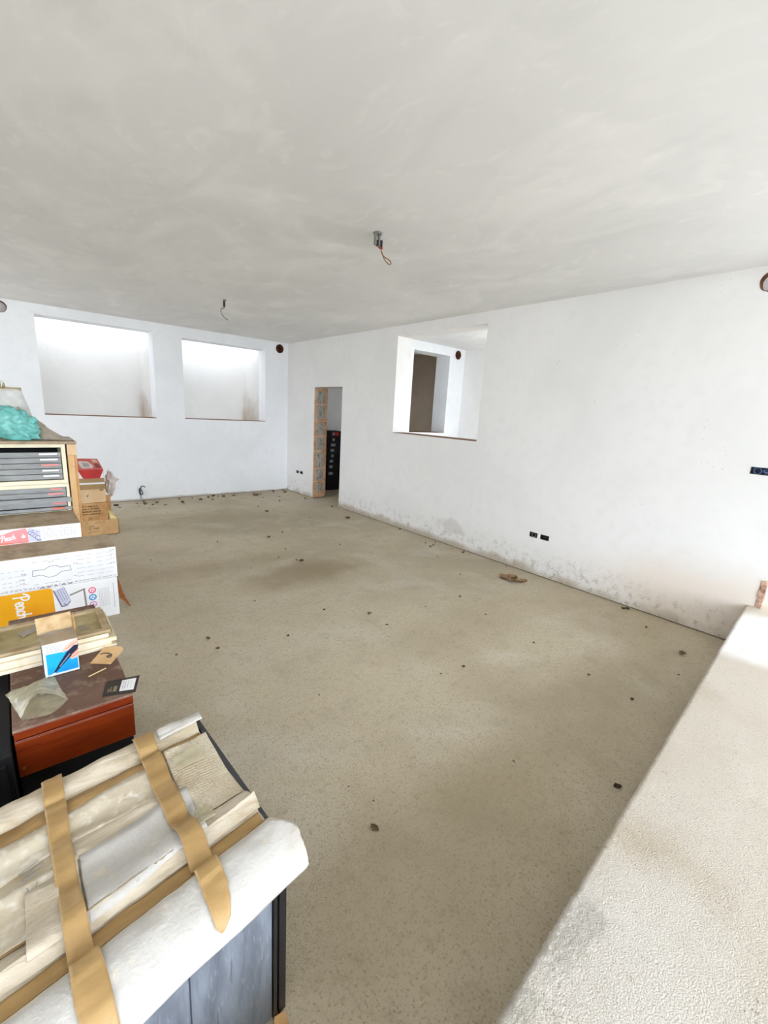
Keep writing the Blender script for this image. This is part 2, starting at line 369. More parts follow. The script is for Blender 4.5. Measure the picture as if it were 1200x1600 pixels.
# dark dirty groove at the foot of the walls
bm = B(); box(bm, XR+.012, XR+.29, .54, 6.66, -.01, .009); box(bm, XR+.012, XR+.29, 7.62, 9.0, -.01, .009); struct('trim_1', bm, DARKGAP, 'dirty joint along the foot of the right wall')
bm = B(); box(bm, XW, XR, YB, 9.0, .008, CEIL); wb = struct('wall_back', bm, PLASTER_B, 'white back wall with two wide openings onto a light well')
cut(wb, [box(B(), .49, 2.07, YB-.1, 9.1, 1.455, 2.905), box(B(), 2.545, 4.13, YB-.1, 9.1, 1.46, 2.868),
         cyl_y(YB-.1, YB+.2, 4.441, 2.928, .086), cyl_y(YB-.1, YB+.2, .11, 2.938, .08)])
bm = B(); box(bm, XW, XR, YB+.012, 8.99, -.01, .007); struct('trim_2', bm, DARKGAP)
bm = B(); box(bm, .492, 2.068, YB+.004, 8.998, 1.440, 1.462); struct('trim_3', bm, SILL, 'thin brown sill of the left opening')
bm = B(); box(bm, 2.547, 4.128, YB+.004, 8.998, 1.445, 1.467); struct('trim_4', bm, SILL, 'thin brown sill of the right opening')
bm = B(); box(bm, XR+.004, XR+.298, 3.617, 5.26, 1.465, 1.487); struct('trim_5', bm, SILL, 'thin brown sill of the side opening')
bm = B(); box(bm, XW-.3, XW, -.1, 9.7, -.25, CEIL+.25); wl = struct('wall_left', bm, PLASTER); cut(wl, [box(B(), XW-.5, XW+.2, 5.4, 8.4, .4, 2.9)])  # the opening is out of view, added to light the back of the room
# a light shaft behind each opening of the back wall, raised and part-covered to dim its light
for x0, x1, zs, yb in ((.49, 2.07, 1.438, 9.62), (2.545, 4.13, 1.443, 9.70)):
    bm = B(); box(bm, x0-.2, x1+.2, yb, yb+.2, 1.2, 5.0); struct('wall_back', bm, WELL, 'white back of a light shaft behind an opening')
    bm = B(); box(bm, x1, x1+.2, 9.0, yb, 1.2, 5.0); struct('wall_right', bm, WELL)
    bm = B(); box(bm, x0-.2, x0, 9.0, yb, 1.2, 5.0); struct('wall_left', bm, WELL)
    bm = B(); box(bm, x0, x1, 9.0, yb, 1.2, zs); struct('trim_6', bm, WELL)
    bm = B(); box(bm, x0-.2, x1+.2, 9.0, yb-.40, 4.9, 5.0); struct('added_shaft_cover', bm, WELL)  # unseen slab over part of the shaft, added to hold back sky light
# neighbouring room
bm = B(); box(bm, X2, X2+.3, .53, 6.3, 0, CEIL); wq = struct('wall_right', bm, PLASTER, 'white wall of the neighbouring room'); cut(wq, [box(B(), X2-.1, X2+.5, 1.0, 3.9, .5, 2.9)])  # the cut is an unseen opening, added to brighten the neighbouring room
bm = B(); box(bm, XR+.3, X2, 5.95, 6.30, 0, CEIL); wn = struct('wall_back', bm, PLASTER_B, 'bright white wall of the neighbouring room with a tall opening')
cut(wn, [box(B(), 5.63, 6.578, 5.9, 6.4, 1.455, 2.893), cyl_y(5.9, 6.12, 6.80, 2.934, .082)])
bm = B(); box(bm, XR+.3, X2, YB, 9.0, 0, CEIL); struct('wall_back', bm, PLASTER, 'white wall of the store room behind the doorway')
bm = B(); box(bm, X2, X2+.3, 6.3, 9.0, 0, CEIL); struct('wall_right', bm, plain('grey_render', S(182, 166, 148), .95, .12, 3), 'unpainted grey-brown wall of the store room')
bm = B(); box(bm, 5.632, 6.576, 5.956, 6.296, 1.44, 1.462); struct('trim_9', bm, SILL)
# low front ledge (parapet) and the lintel above the shop front
def chip(x): return max(0, NZ(x, 2, 7, 11)-.35)*.012 + max(0, NZ(x, 4, 1, 34)-.2)*.012 + max(0, NZ(x, 8, 3, 85)-.1)*.010
def ledge_edge(x): return .308 + .067*x + .003*NZ(x, 0, 3, 4) - chip(x)
bm = B()
xsl = [XW+(.3-XW)*i/40 for i in range(40)] + [.3+1.5*(i/330) for i in range(330)] + [1.8+3.13*i/360 for i in range(361)]
prof = [(0, -.02), (.004, .25), (.003, .33), (.001, .352), (-.003, .364), (-.010, .369)] + [(-.012-.1*(k/26), .37) for k in range(1, 27)] + [(-.112-.83*(k/16)**1.5, .37) for k in range(1, 17)]
vs = []
for x in xsl:
    e = ledge_edge(x); row = []
    rough = max(.25, 1-abs(x-1.0)/.75)
    for d, z in prof:
        near = max(0, 1+d/.13)
        jz = .002*NZ(x, d, 1, 6) + rough*(.4+near)*(.0014*NZ(x, d, 4, 70) + .0022*NZ(x, d, 7, 150))
        jd = .004*NZ(x, z, 2, 60)+.003*NZ(x, z, 8, 140) if d > -.02 else 0
        row.append(bm.verts.new((x, e+d+jd, z+(jz if z > .34 else 0))))
    vs.append(row)
for i in range(len(xsl)-1):
    for j in range(len(prof)-1): bm.faces.new((vs[i][j], vs[i+1][j], vs[i+1][j+1], vs[i][j+1]))
struct('wall_front', bm, LEDGE, 'low rough cement ledge along the open front', smooth=True)
bm = B(); box(bm, XW, 7.3, -.12, .22, 2.98, 3.6); struct('lintel', bm, PLASTER)
bm = B(); box(bm, -7, 9, -5.0, -.12, 3.05, 3.3); struct('added_sky_blocker', bm, PLASTER)  # unseen slab outside, added to keep sky light off the ledge and front
bm = B(); box(bm, 4.93, 7.3, -.3, .5, -.2, .37); struct('wall_front', bm, LEDGE)
bm = B(); box(bm, 7.3, 7.6, 4.2, 9.6, -.2, 3.6); struct('wall_right', bm, PLASTER)
bm = B(); box(bm, -40, 45, -45, -.55, .1, .33); box(bm, -40, XW-.31, -.55, 40, .1, .33); box(bm, 7.62, 45, -.55, 40, .1, .33); struct('ground', bm, plain('pale_paving', S(206, 202, 194), .95, .1, 1), 'pale paved forecourt outside')

# bricks laid open in the door jamb and at the end of the right wall
zb = [2.178, 1.858, 1.54, 1.252, .952, .604, .338, .115, .012]
cells = [(1.885, 2.115), (1.585, 1.835), (1.285, 1.505), (.985, 1.225), (.63, .925), (.37, .585), (.14, .315), None]
rnd = random.Random(3)
for k in range(8):
    z1, z0 = zb[k], zb[k+1]; j = rnd.uniform(-.003, .003)
    bm = B(); box(bm, 4.637+j, 4.922, 7.590+j, 7.618, z0+.004, z1-.004, .004)
    o = struct('brick', bm, CLAY, parent=wr)
    if cells[k]:
        c0, c1 = cells[k]; bm = B()
        def fn(u, v, c0=c0, c1=c1, k=k):
            x = 4.682+.172*u+.006*NZ(v*3, k, 0, 2); z = c0+(c1-c0)*v+.008*NZ(u*3, k, 5, 2)
            e = min(u, 1-u, v, 1-v)
            return (x, 7.590-.010*min(1, e*6)-.008*abs(NZ(x, z, k, 22)), z)
        grid(bm, fn, 12, 14); m_ = obj('mortar', bm, MORTAR, o, None, True)
for k, (z0, z1, dx) in enumerate([(.372, .455, .02), (.458, .535, .028), (.538, .61, .012)]):
    bm = B(); box(bm, 4.618, 4.70, .518, .555+dx*.4, z0, z1, .006)
    for v in bm.verts: v.co += Vector((0, .006*NZ(v.co.y, v.co.z, k, 40), .004*NZ(v.co.x, v.co.z, k, 50)))
    struct('brick', bm, PINKCLAY, parent=wr)

# ---------------------------------------------------------------- pipe holes
def vent(label, c, axis, r, depth, capm=None):
    t = Thing('vent_hole', label, 'vent hole', c)
    bm = B(); n = 28
    def P(a, rr, d):
        j = 1 + .05*NZ(math.cos(a), math.sin(a), c[0], 2.2)
        p, q = rr*j*math.cos(a), rr*j*math.sin(a)
        return (c[0]+d, c[1]+p, c[2]+q) if axis == 'x' else (c[0]+p, c[1]+d, c[2]+q)
    prof = [(r*1.0, -.003), (r*.955, -.004), (r*.93, .01), (r*.92, depth)]
    rings = [[bm.verts.new(P(2*math.pi*k/n, rr, d)) for k in range(n)] for rr, d in prof]
    for a, b in zip(rings, rings[1:]):
        for k in range(n): bm.faces.new((a[k], a[(k+1) % n], b[(k+1) % n], b[k]))
    t.part('pipe_sleeve', bm, TERRA, True)
    bm = B(); bm.faces.new([bm.verts.new(P(2*math.pi*k/n, r*.93, depth-.002)) for k in range(n)])
    t.part('end_cap', bm, capm or PLASTER)
vent('round brown pipe hole by the ceiling where back and right walls meet', (4.441, YB, 2.928), 'y', .086, .19, TERRA)
vent('round brown pipe hole high on the back wall, left of the wide left opening', (.11, YB, 2.938), 'y', .08, .09)
vent('large brown pipe hole high on the right wall at the photo edge', (XR, .94, 2.935), 'x', .078, .075)
vent('small dark pipe hole in the next room, seen through the side opening', (6.80, 5.95, 2.934), 'y', .082, .16, TERRA)

# ---------------------------------------------------------------- electrical boxes
for (y0, y1, z0, z1), lab, kind in zip(socks, ['black socket box with a round outlet ring, low on the right wall',
        'empty black socket box beside the ringed outlet, low on the right wall',
        'far left black socket box near the room corner, low on the right wall',
        'black socket box between the corner one and the brick-edged doorway'], 'rere'):
    t = Thing('socket_box', lab, 'socket', (XR, (y0+y1)/2, z0))
    bm = B(); e = .004
    for a in ((y0, y0+e, z0, z1), (y1-e, y1, z0, z1), (y0, y1, z0, z0+e), (y0, y1, z1-e, z1)): box(bm, XR-.002, XR+.046, *a)
    box(bm, XR+.042, XR+.047, y0, y1, z0, z1); t.part('box_shell', bm, BLACKP)
    yc, zc = (y0+y1)/2, (z0+z1)/2
    if kind == 'r':
        bm = B(); pts = [(XR+.004, yc+.024*math.cos(a), zc+.024*math.sin(a)) for a in [i*math.pi/12 for i in range(25)]]
        tube(bm, pts, .0035, 6, False); t.part('outlet_ring', bm, plain('grey_plastic', S(120, 116, 116), .5))
        bm = B(); box(bm, XR+.006, XR+.02, yc-.036, yc-.028, z0+.01, z1-.01); box(bm, XR+.006, XR+.02, yc-.004, yc+.004, zc-.02, zc+.02); box(bm, XR+.02, XR+.03, y0, y1, z0, z1)
        t.part('outlet_insert', bm, BLACKP)
    else:
        bm = B(); tube(bm, smooth_path([(XR+.03, yc-.02, zc-.01), (XR+.015, yc, zc+.008), (XR+.03, yc+.025, zc-.008)]), .003, 6)
        t.part('wire', bm, plain('dark_grey_wire', S(70, 70, 74), .5))
t = Thing('switch_box', 'long black switch box with a blue wire loop at right photo edge', 'switch box', (XR, .70, 1.457))
bm = B(); e = .005
for a in ((.60, .605, 1.457, 1.515), (.795, .80, 1.457, 1.515), (.60, .80, 1.457, 1.462), (.60, .80, 1.510, 1.515)): box(bm, XR-.004, XR+.046, *a)
box(bm, XR+.042, XR+.047, .60, .80, 1.457, 1.515); t.part('box_shell', bm, BLACKP)
bm = B(); tube(bm, [(XR+.004, .755+.024*math.cos(a), 1.486+.024*math.sin(a)) for a in [i*math.pi/12 for i in range(25)]], .004, 6, False)
tube(bm, smooth_path([(XR+.03, .70, 1.50), (XR+.006, .72, 1.49), (XR+.004, .69, 1.475), (XR+.02, .65, 1.485)]), .006, 6)
t.part('wire', bm, plain('blue_wire', S(70, 96, 150), .4), True)
bm = B(); tube(bm, smooth_path([(XR+.02, .71, 1.47), (XR+.004, .68, 1.488), (XR+.012, .64, 1.478), (XR+.03, .61, 1.495)]), .007, 6)
t.part('wire', bm, plain('grey_wire', S(130, 128, 122), .5), True)

# ---------------------------------------------------------------- ceiling wires
GREYCONN = plain('grey_connector', S(120, 118, 116), .5); COPPER = plain('brown_wire', S(128, 92, 62), .5); GREYWIRE = plain('grey_cable', S(120, 118, 112), .5)
t = Thing('ceiling_lamp_point', 'nearer bare lamp point with wires ending in a brown loop, on the ceiling', 'lamp wiring', (2.215, 2.81, CEIL))
bm = B(); tube(bm, [(2.215, 2.81, CEIL+.001), (2.215, 2.81, CEIL-.012)], [.036, .03], 14); t.part('ceiling_ring', bm, GREYCONN)
bm = B(); box(bm, 2.188, 2.202, 2.80, 2.82, 2.965, 3.04, .002); box(bm, 2.222, 2.236, 2.80, 2.82, 2.96, 3.035, .002); t.part('connector_body', bm, GREYCONN)
bm = B(); box(bm, 2.204, 2.218, 2.796, 2.816, 2.96, 3.0, .002); box(bm, 2.238, 2.258, 2.80, 2.818, 2.962, 3.008, .002); t.part('terminal_block', bm, BLACKP)
bm = B(); tube(bm, smooth_path([(2.228, 2.808, 2.968), (2.24, 2.808, 2.955), (2.262, 2.808, 2.958)]), .007, 8); t.part('red_clip', bm, plain('red_plastic', S(150, 52, 44), .5), True)
bm = B(); tube(bm, smooth_path([(2.252, 2.81, 2.960), (2.257, 2.81, 2.937), (2.270, 2.81, 2.915), (2.293, 2.81, 2.890), (2.322, 2.81, 2.873), (2.345, 2.81, 2.870), (2.356, 2.81, 2.880), (2.345, 2.81, 2.893), (2.322, 2.81, 2.902), (2.293, 2.81, 2.906), (2.275, 2.812, 2.918), (2.258, 2.815, 2.95)]), .004, 8)
t.part('wire_loop', bm, COPPER, True)
t = Thing('ceiling_lamp_point', 'farther bare lamp point with one drooping grey cable, on the ceiling', 'lamp wiring', (2.275, 5.93, CEIL))
bm = B(); tube(bm, [(2.275, 5.93, CEIL+.001), (2.275, 5.93, CEIL-.012)], [.022, .018], 12); t.part('ceiling_ring', bm, GREYCONN)
bm = B(); box(bm, 2.255, 2.278, 5.92, 5.94, 2.965, 3.035, .003); t.part('terminal_block', bm, BLACKP)
bm = B(); tube(bm, smooth_path([(2.268, 5.93, 2.97), (2.262, 5.93, 2.948), (2.235, 5.93, 2.945), (2.222, 5.93, 2.91), (2.24, 5.93, 2.867), (2.27, 5.93, 2.838), (2.307, 5.93, 2.815)]), .006, 8)
t.part('cable', bm, GREYWIRE, True)
t = Thing('floor_conduit', 'short grey conduit with a looped cable at the back wall foot', 'conduit', (1.73, 8.65, 0))
bm = B(); tube(bm, [(1.737, 8.655, 0), (1.728, 8.655, .10)], .013, 10); t.part('conduit_pipe', bm, plain('pale_grey_pvc', S(168, 168, 172), .5))
bm = B(); tube(bm, smooth_path([(1.728, 8.655, .09), (1.714, 8.65, .15), (1.71, 8.645, .208), (1.722, 8.64, .222), (1.74, 8.64, .20), (1.758, 8.64, .14), (1.757, 8.642, .115), (1.738, 8.646, .112), (1.722, 8.65, .16), (1.735, 8.65, .22), (1.746, 8.65, .258), (1.775, 8.65, .264), (1.808, 8.65, .240)]), .007, 8)
t.part('cable', bm, BLACKP, True)

# ---------------------------------------------------------------- store room: stack of dark boxes seen through the doorway
rnd = random.Random(11)
dark = [plain('dark_box_%d' % i, c, .6, .2) for i, c in enumerate([(.012, .012, .016, 1), (.018, .016, .02, 1), (.01, .012, .02, 1)])]
names = ['topmost', 'second', 'third', 'fourth', 'fifth', 'sixth', 'seventh', 'eighth']
z = 0; hs = [.46, .13, .12, .12, .12, .115, .12, .13]
for k, h in enumerate(hs):
    i = len(hs)-1-k
    lab = ('dark box with a red and white label, topmost of the stack behind the doorway' if i == 0 else
           'large black box at the foot of the stack behind the doorway' if k == 0 else
           'dark box with a pale label, %s from the top in the stack behind the doorway' % names[i])
    dx, dy = rnd.uniform(-.015, .015), rnd.uniform(-.01, .01)
    t = Thing('dark_box', lab, 'box', (5.58+dx, 8.4, z))
    x0, x1, y0 = 5.40+dx, 5.80+dx, 8.25+dy
    bm = B(); box(bm, x0, x1, y0, 8.62, z, z+h, .004); t.part('box_body', bm, dark[k % 3])
    bm = B(); lw = rnd.uniform(.05, .12); lx = x0+.03+.012*k; zc = z+h*.55 if k else z+.38
    box(bm, lx, lx+lw, y0-.0015, y0+.001, zc-.03, zc+.03); t.part('label_patch', bm, plain('label_grey', S(150, 150, 152), .7))
    if i == 0:
        bm = B(); box(bm, lx+lw+.005, lx+lw+.12, y0-.0015, y0+.001, zc-.035, zc+.035); t.part('label_patch', bm, plain('label_red', S(196, 44, 52), .6), label='red label')
    z += h

# ---------------------------------------------------------------- lettering helpers
LET = {  # brush-script strokes in (u, v), u along the line, v up
 'P': [[(.10, -.05), (.20, .5), (.27, 1.0)], [(-.05, .72), (.10, .95), (.34, 1.08), (.56, .98), (.58, .74), (.42, .55), (.2, .48)]],
 'e': [[(.02, .22), (.2, .3), (.3, .42), (.24, .55), (.1, .5), (.03, .28), (.08, .06), (.22, .02), (.38, .18)]],
 'a': [[(.36, .44), (.22, .54), (.06, .42), (.02, .16), (.12, .02), (.28, .14), (.38, .46)], [(.36, .44), (.36, .12), (.46, .03), (.56, .16)]],
 'c': [[(.34, .44), (.22, .54), (.06, .4), (.03, .16), (.14, .02), (.30, .06), (.4, .2)]],
 'h': [[(.02, .0), (.10, .5), (.20, 1.0)], [(.06, .26), (.18, .48), (.32, .46), (.32, .2), (.38, .03), (.52, .14)]],
}
def script_word(bm, word, origin, du, dv, wd, y, th=.0012):
    """du, dv: (x, z) vectors for one letter height along and up"""
    pen = 0
    for ch in word:
        for st in LET[ch]:
            pts = smooth_path([(a+pen, b, 0) for a, b in st], 4)
            stroke(bm, [(origin[0]+p.x*du[0]+p.y*dv[0], origin[1]+p.x*du[1]+p.y*dv[1]) for p in pts], wd, y, th)
        pen += {'P': .62, 'e': .36, 'a': .5, 'c': .36, 'h': .5}[ch]
def dashes(bm, x0, x1, z, y, n, wd=.003, rnd=random.Random(5), slope=0):
    x = x0
    for k in range(n):
        l = (x1-x0)/n*rnd.uniform(.45, .85); zz = z+slope*(x-x0)
        plate(bm, [(x, zz-wd/2), (x+l, zz-wd/2), (x+l, zz+wd/2), (x, zz+wd/2)], y); x += (x1-x0)/n
def ring(bm, cx, cz, r, wd, y, n=20, a0=0, a1=2*math.pi, f=None):
    stroke(bm, [(cx+r*math.cos(a0+(a1-a0)*i/n), cz+r*math.sin(a0+(a1-a0)*i/n)) for i in range(n+1)], wd, y, .0012, f)
def disc(cx, cz, r, n=18): return [(cx+r*math.cos(2*math.pi*i/n), cz+r*math.sin(2*math.pi*i/n)) for i in range(n)]
INKG = plain('grey_ink', S(140, 140, 150), .7); INKD = plain('dark_ink', S(84, 70, 60), .7); INKP = plain('violet_grey_ink', S(120, 118, 160), .6)
INKL = plain('pale_ink', S(172, 172, 180), .7); INKPALE = plain('pale_lilac_ink', S(214, 216, 234), .6)

# ---------------------------------------------------------------- big white boxes on the floor, left
YF = 4.0
t = Thing('carton', 'white carton with an orange panel and white script, on the floor', 'box', (.2, 4.2, 0))
bm = B(); box(bm, -.34, .584, YF, 4.41, 0, .334, .004); t.part('carton_body', bm, WHITEBOX)
om = mat('orange_print', S(240, 172, 20), .45, [(2.2, S(222, 124, 8), .42, .66, 2, .9), (3, S(248, 200, 60), .55, .8, 2, .7)], None, .4)[0]
bm = B(); plate(bm, [(-.339, .004), (.158, .004), (.153, .318), (.13, .330), (-.339, .331)], YF, .0008); t.part('orange_panel', bm, om)
bm = B(); script_word(bm, 'Peach', (-.075, .306), (.004, -.080), (.078, .012), .0105, YF-.0008); t.part('lettering', bm, WHITE, label='white handwritten-style lettering reading Peach')
bm = B(); plate(bm, [(.162, .30), (.226, .325), (.262, .20), (.225, .165), (.205, .17)], YF); t.part('machine_picture', bm, INKPALE)
bm = B(); stroke(bm, [(.160, .300), (.200, .165), (.222, .165)], .008, YF-.0006); stroke(bm, [(.218, .185), (.232, .165), (.256, .195)], .006, YF-.0006)
for k in range(4): stroke(bm, [(.182+.014*k, .305+.004*k), (.210+.014*k, .205+.006*k)], .0025, YF-.0006)
t.part('machine_outline', bm, INKP)
bm = B(); stroke(bm, [(.262, .246), (.352, .275), (.352, .270), (.358, .10)], .012, YF); stroke(bm, [(.27, .095), (.36, .108)], .008, YF); t.part('bracket_picture', bm, plain('bracket_grey', S(150, 142, 140), .6))
for cz, c in ((.253, S(236, 110, 140)), (.193, S(50, 150, 214)), (.131, S(224, 150, 204))):
    bm = B(); ring(bm, .405, cz, .022, .008, YF); stroke(bm, [(.395, cz-.012), (.405, cz+.006), (.416, cz-.01)], .005, YF); t.part('round_badge', bm, plain('badge_ink', c, .6))
bm = B()
for k in range(7):
    for q in range(9): plate(bm, [(.450+.011*k, .10+.018*q), (.4525+.011*k, .10+.018*q), (.4525+.011*k, .113+.018*q), (.450+.011*k, .113+.018*q)], YF)
for q in range(12): plate(bm, [(.551, .07+.018*q), (.555, .07+.018*q), (.555, .084+.018*q), (.551, .084+.018*q)], YF)
t.part('small_print', bm, INKL)
t = Thing('carton', 'white carton with a plastic carry handle, on the orange-panelled carton', 'box', (.2, 4.2, .337))
bm = B(); box(bm, -.34, .590, YF-.004, 4.41, .337, .592, .004); t.part('carton_body', bm, WHITEBOX)
bm = B(); box(bm, -.338, .588, YF-.001, 4.408, .5905, .5958); t.part('dusty_lid', bm, DUSTCARD)
hp = [(.046, .445), (.05, .488), (.12, .487), (.15, .505), (.19, .506), (.218, .487), (.278, .49), (.282, .452), (.22, .452), (.185, .425), (.14, .42), (.10, .446)]
bm = B(); plate(bm, hp, YF-.004, .003); hnd = t.part('carry_handle', bm, WHITEBOX)
bm = B(); stroke(bm, hp+hp[:1], .0035, YF-.006); t.part('handle_outline', bm, INKG, parent=hnd)
bm = B(); rr = random.Random(4)
for x0, x1, zs in ((-.13, .02, (.50, .46, .42, .39, .36)), (.32, .58, (.555, .525, .49, .455, .42, .39)), (.05, .30, (.55, .375))):
    for zz in zs: dashes(bm, x0, x1, zz, YF-.004, 4, .0025, rr)
dashes(bm, -.3, .585, .352, YF-.004, 34, .006, rr); t.part('small_print', bm, INKL)
bm = B()
for x, zz in ((.545, .57), (.55, .535), (.55, .50), (.545, .46), (.30, .50), (.15, .54), (-.03, .43), (-.03, .40), (-.02, .47), (.30, .40), (.16, .375)): dashes(bm, x, x+.035, zz, YF-.004, 2, .005, rr)
dashes(bm, .08, .30, .344, YF-.004, 5, .008, rr); t.part('picture_captions', bm, INKG)
# flap of torn brown cardboard beside the boxes
bm = B(); pl = [(.600, .30), (.612, .25), (.632, .16), (.646, .11), (.650, .088), (.662, .07), (.684, .004), (.676, .004), (.640, .06), (.62, .09), (.607, .10), (.602, .14)]
a = [bm.verts.new((x, 4.10+.25*(.3-zz)*.1, zz)) for x, zz in pl]; b = [bm.verts.new((x, 4.106+.25*(.3-zz)*.1, zz)) for x, zz in pl]
bm.faces.new(a); bm.faces.new(b[::-1])
for i in range(len(pl)): bm.faces.new((a[i], a[(i+1) % len(pl)], b[(i+1) % len(pl)], b[i]))
single('torn_cardboard', bm, plain('rusty_cardboard', S(150, 92, 48), .9, .3), 'torn rust-brown cardboard piece standing right of the white cartons', 'cardboard', (.64, 4.1, 0))

# narrower box with a pink panel
YP = 4.42
t = Thing('carton', 'narrow white carton with a pink panel, under the cream drawer units', 'box', (.1, 4.8, 0))
bm = B(); box(bm, -.34, .410, YP, 5.4, 0, .717, .003); t.part('carton_body', bm, WHITEBOX)
bm = B(); box(bm, -.338, .409, YP+.0005, 5.398, .7165, .7206); t.part('dusty_lid', bm, DUSTCARD)
pk = mat('pink_print', S(244, 160, 164), .5, [(5, S(240, 140, 130), .4, .7, 2)], None, .35)[0]
bm = B(); plate(bm, [(-.33, .598), (.055, .598), (.055, .690), (.045, .714), (-.03, .704), (-.09, .682), (-.14, .67), (-.33, .65)], YP); t.part('pink_panel', bm, pk)
bm = B(); plate(bm, [(-.33, .598), (.055, .598), (.055, .604), (-.33, .618)], YP, .001); t.part('pink_panel_edge', bm, plain('salmon_print', S(238, 128, 106), .5))
bm = B(); script_word(bm, 'Peach', (-.113, .622), (.038, .006), (.002, .042), .0055, YP-.001); t.part('lettering', bm, WHITE, label='small white lettering reading Peach')
bm = B(); plate(bm, disc(.026, .648, .014), YP-.0008); stroke(bm, [(.028, .664), (.018, .670)], .004, YP-.0008); t.part('fruit_emblem', bm, plain('pale_pink', S(250, 226, 226), .6))
bm = B(); plate(bm, [(.058, .599), (.135, .599), (.135, .69), (.105, .70), (.06, .714)], YP, .0006); t.part('picture_panel', bm, INKPALE)
bm = B()
for k in range(4): ring(bm, .072+.014*k, .672-.014*k, .015, .004, YP, 12, .4, 4.6)
plate(bm, [(.085, .695), (.097, .69), (.094, .686), (.082, .69)], YP, .0014); plate(bm, [(.108, .681), (.12, .675), (.117, .671), (.106, .677)], YP, .0014); plate(bm, [(.105, .603), (.138, .602), (.135, .610), (.108, .611)], YP, .0014)
t.part('machine_picture', bm, INKP)
bm = B(); rr = random.Random(8)
for x0, x1 in ((.15, .25), (.265, .38)):
    dashes(bm, x0, x1-.02, .690, YP, 3, .003, rr)
    for k in range(5): dashes(bm, x0, x1, .672-.012*k, YP, 5, .0022, rr)
t.part('small_print', bm, INKL)

# ---------------------------------------------------------------- cream drawer units
YT = 4.94
def tray_unit(label, z0, z1, oz0, oz1, xr, ox, drawers, zl):
    t = Thing('drawer_unit', label, 'drawer unit', (.1, YT+.2, z0))
    bm = B()
    xl = -.30
    box(bm, xl, xr, YT, YT+.42, oz1, z1, .002); box(bm, xl, xr, YT, YT+.42, z0, oz0, .002)
    box(bm, ox, xr, YT+.0005, YT+.42, oz0-.001, oz1+.001, .0); box(bm, xl, xl+.03, YT+.0005, YT+.42, oz0-.001, oz1+.001); t.part('shell', bm, CREAM)
    bm = B(); box(bm, xl+.03, ox, YT+.40, YT+.415, oz0, oz1); t.part('back_panel', bm, BLACK)
    for d0, d1, pull, labc, over in drawers:
        x1 = xr+.006 if over else ox-.006
        y0 = YT-.012-pull if over else YT+.006-pull
        bm = B(); box(bm, xl+.035 if not over else xl, x1, y0, y0+.012, d0, d1, .002); box(bm, xl+.04, ox-.012, y0+.012, YT+.36, d0+.002, d0+.005)
        dr = t.part('drawer', bm, GREYMET)
        bm = B(); box(bm, xl+.035 if not over else xl, x1, y0-.003, y0+.002, d0, d0+(d1-d0)*.22, .001); t.part('drawer_lip', bm, GREYMET, parent=dr)
        if labc:
            lx0, lx1 = labc[1], labc[2]; zc = d0+(d1-d0)*.66
            bm = B(); box(bm, lx0, lx1, y0-.001, y0+.002, zc-.0075, zc+.0075); t.part('label_strip', bm, labc[0], parent=dr)
    return t
Wl, Pl, Ol = WHITE, PINKLAB, ORANGELAB
p = .0492
tray_unit('upper cream drawer unit with an empty dark top slot', .978, 1.335, 1.012, 1.306, .398, .367,
          [(1.262-.044-p*k, 1.262-p*k, 0, (m_, .205+.012*k*.3, .335), False) for k, m_ in enumerate([Wl, Wl, Pl, Wl, Wl])], 0)
tray_unit('lower cream drawer unit with two grey drawers pulled out', .7215, .976, .726, .944, .400, .378,
          [(.902, .942, 0, (Pl, .258, .345), False), (.856, .898, 0, (Pl, .240, .355), False), (.810, .853, .012, None, True),
           (.768, .806, 0, (Pl, .258, .362), False), (.738, .764, .014, (Ol, .255, .352), True)], 0)
bm = B(); box(bm, -.34, .485, 4.92, 5.50, 1.3365, 1.362, .003); single('dusty_board', bm, DUSTCARD, 'dusty brown board lying across the drawer units under plastic bags', 'board', (.1, 5.2, 1.3365))
t = Thing('flattened_carton', 'tall upright flattened tan carton beside the cream drawer units', 'cardboard', (.45, 5.2, 0))
bm = B(); box(bm, .4125, .462, 4.955, 5.45, 0, 1.335, .003); t.part('cardboard_sheet', bm, CARD)
bm = B(); box(bm, .463, .484, 4.97, 5.45, 0, 1.335, .004); t.part('cardboard_sheet', bm, CARDD)
bm = B(); box(bm, .4115, .483, 4.948, 4.9555, 1.235, 1.333, .002); t.part('folded_flap', bm, CARDL)

# ---------------------------------------------------------------- things on the dusty board
ZB = 1.362
t = Thing('plastic_tub', 'cloudy grey plastic tub on the dusty board, behind a teal bag', 'tub', (.0, 5.37, ZB))
def tubring(z, k):
    s = (z-ZB)/(1.81-ZB); hx = .315-.115*s; hy = .12-.02*s
    return [(-.06+sx*hx+(.03 if sx < 0 else 0), 5.37+sy*hy*.85, z) for sx, sy in ((-1, -1), (1, -1), (1, 1), (-1, 1))]
bm = B(); rg = []
for z in (ZB+.001, 1.5, 1.65, 1.79):
    q = tubring(z, 0); ring_ = []
    for i in range(4):
        a, b = Vector(q[i]), Vector(q[(i+1) % 4])
        for k in range(8):
            p_ = a.lerp(b, k/8); p_.z += .02*(i == 2)*(z > 1.7); p_ += Vector((0, .012*NZ(p_.x, p_.z, i, 6), .01*NZ(p_.x, p_.y, i, 5)*(z > 1.7)))
            ring_.append(bm.verts.new(p_))
    rg.append(ring_)
for a, b in zip(rg, rg[1:]):
    for k in range(32): bm.faces.new((a[k], a[(k+1) % 32], b[(k+1) % 32], b[k]))
bm.faces.new(rg[0][::-1]); rimpts = [v.co.copy() for v in rg[-1]]
t.part('tub_body', bm, GREYTUB, True)
bm = B(); tube(bm, rimpts+rimpts[:1], .007, 6, False); t.part('rim', bm, plain('dusty_cream', S(206, 194, 170), .6), True)
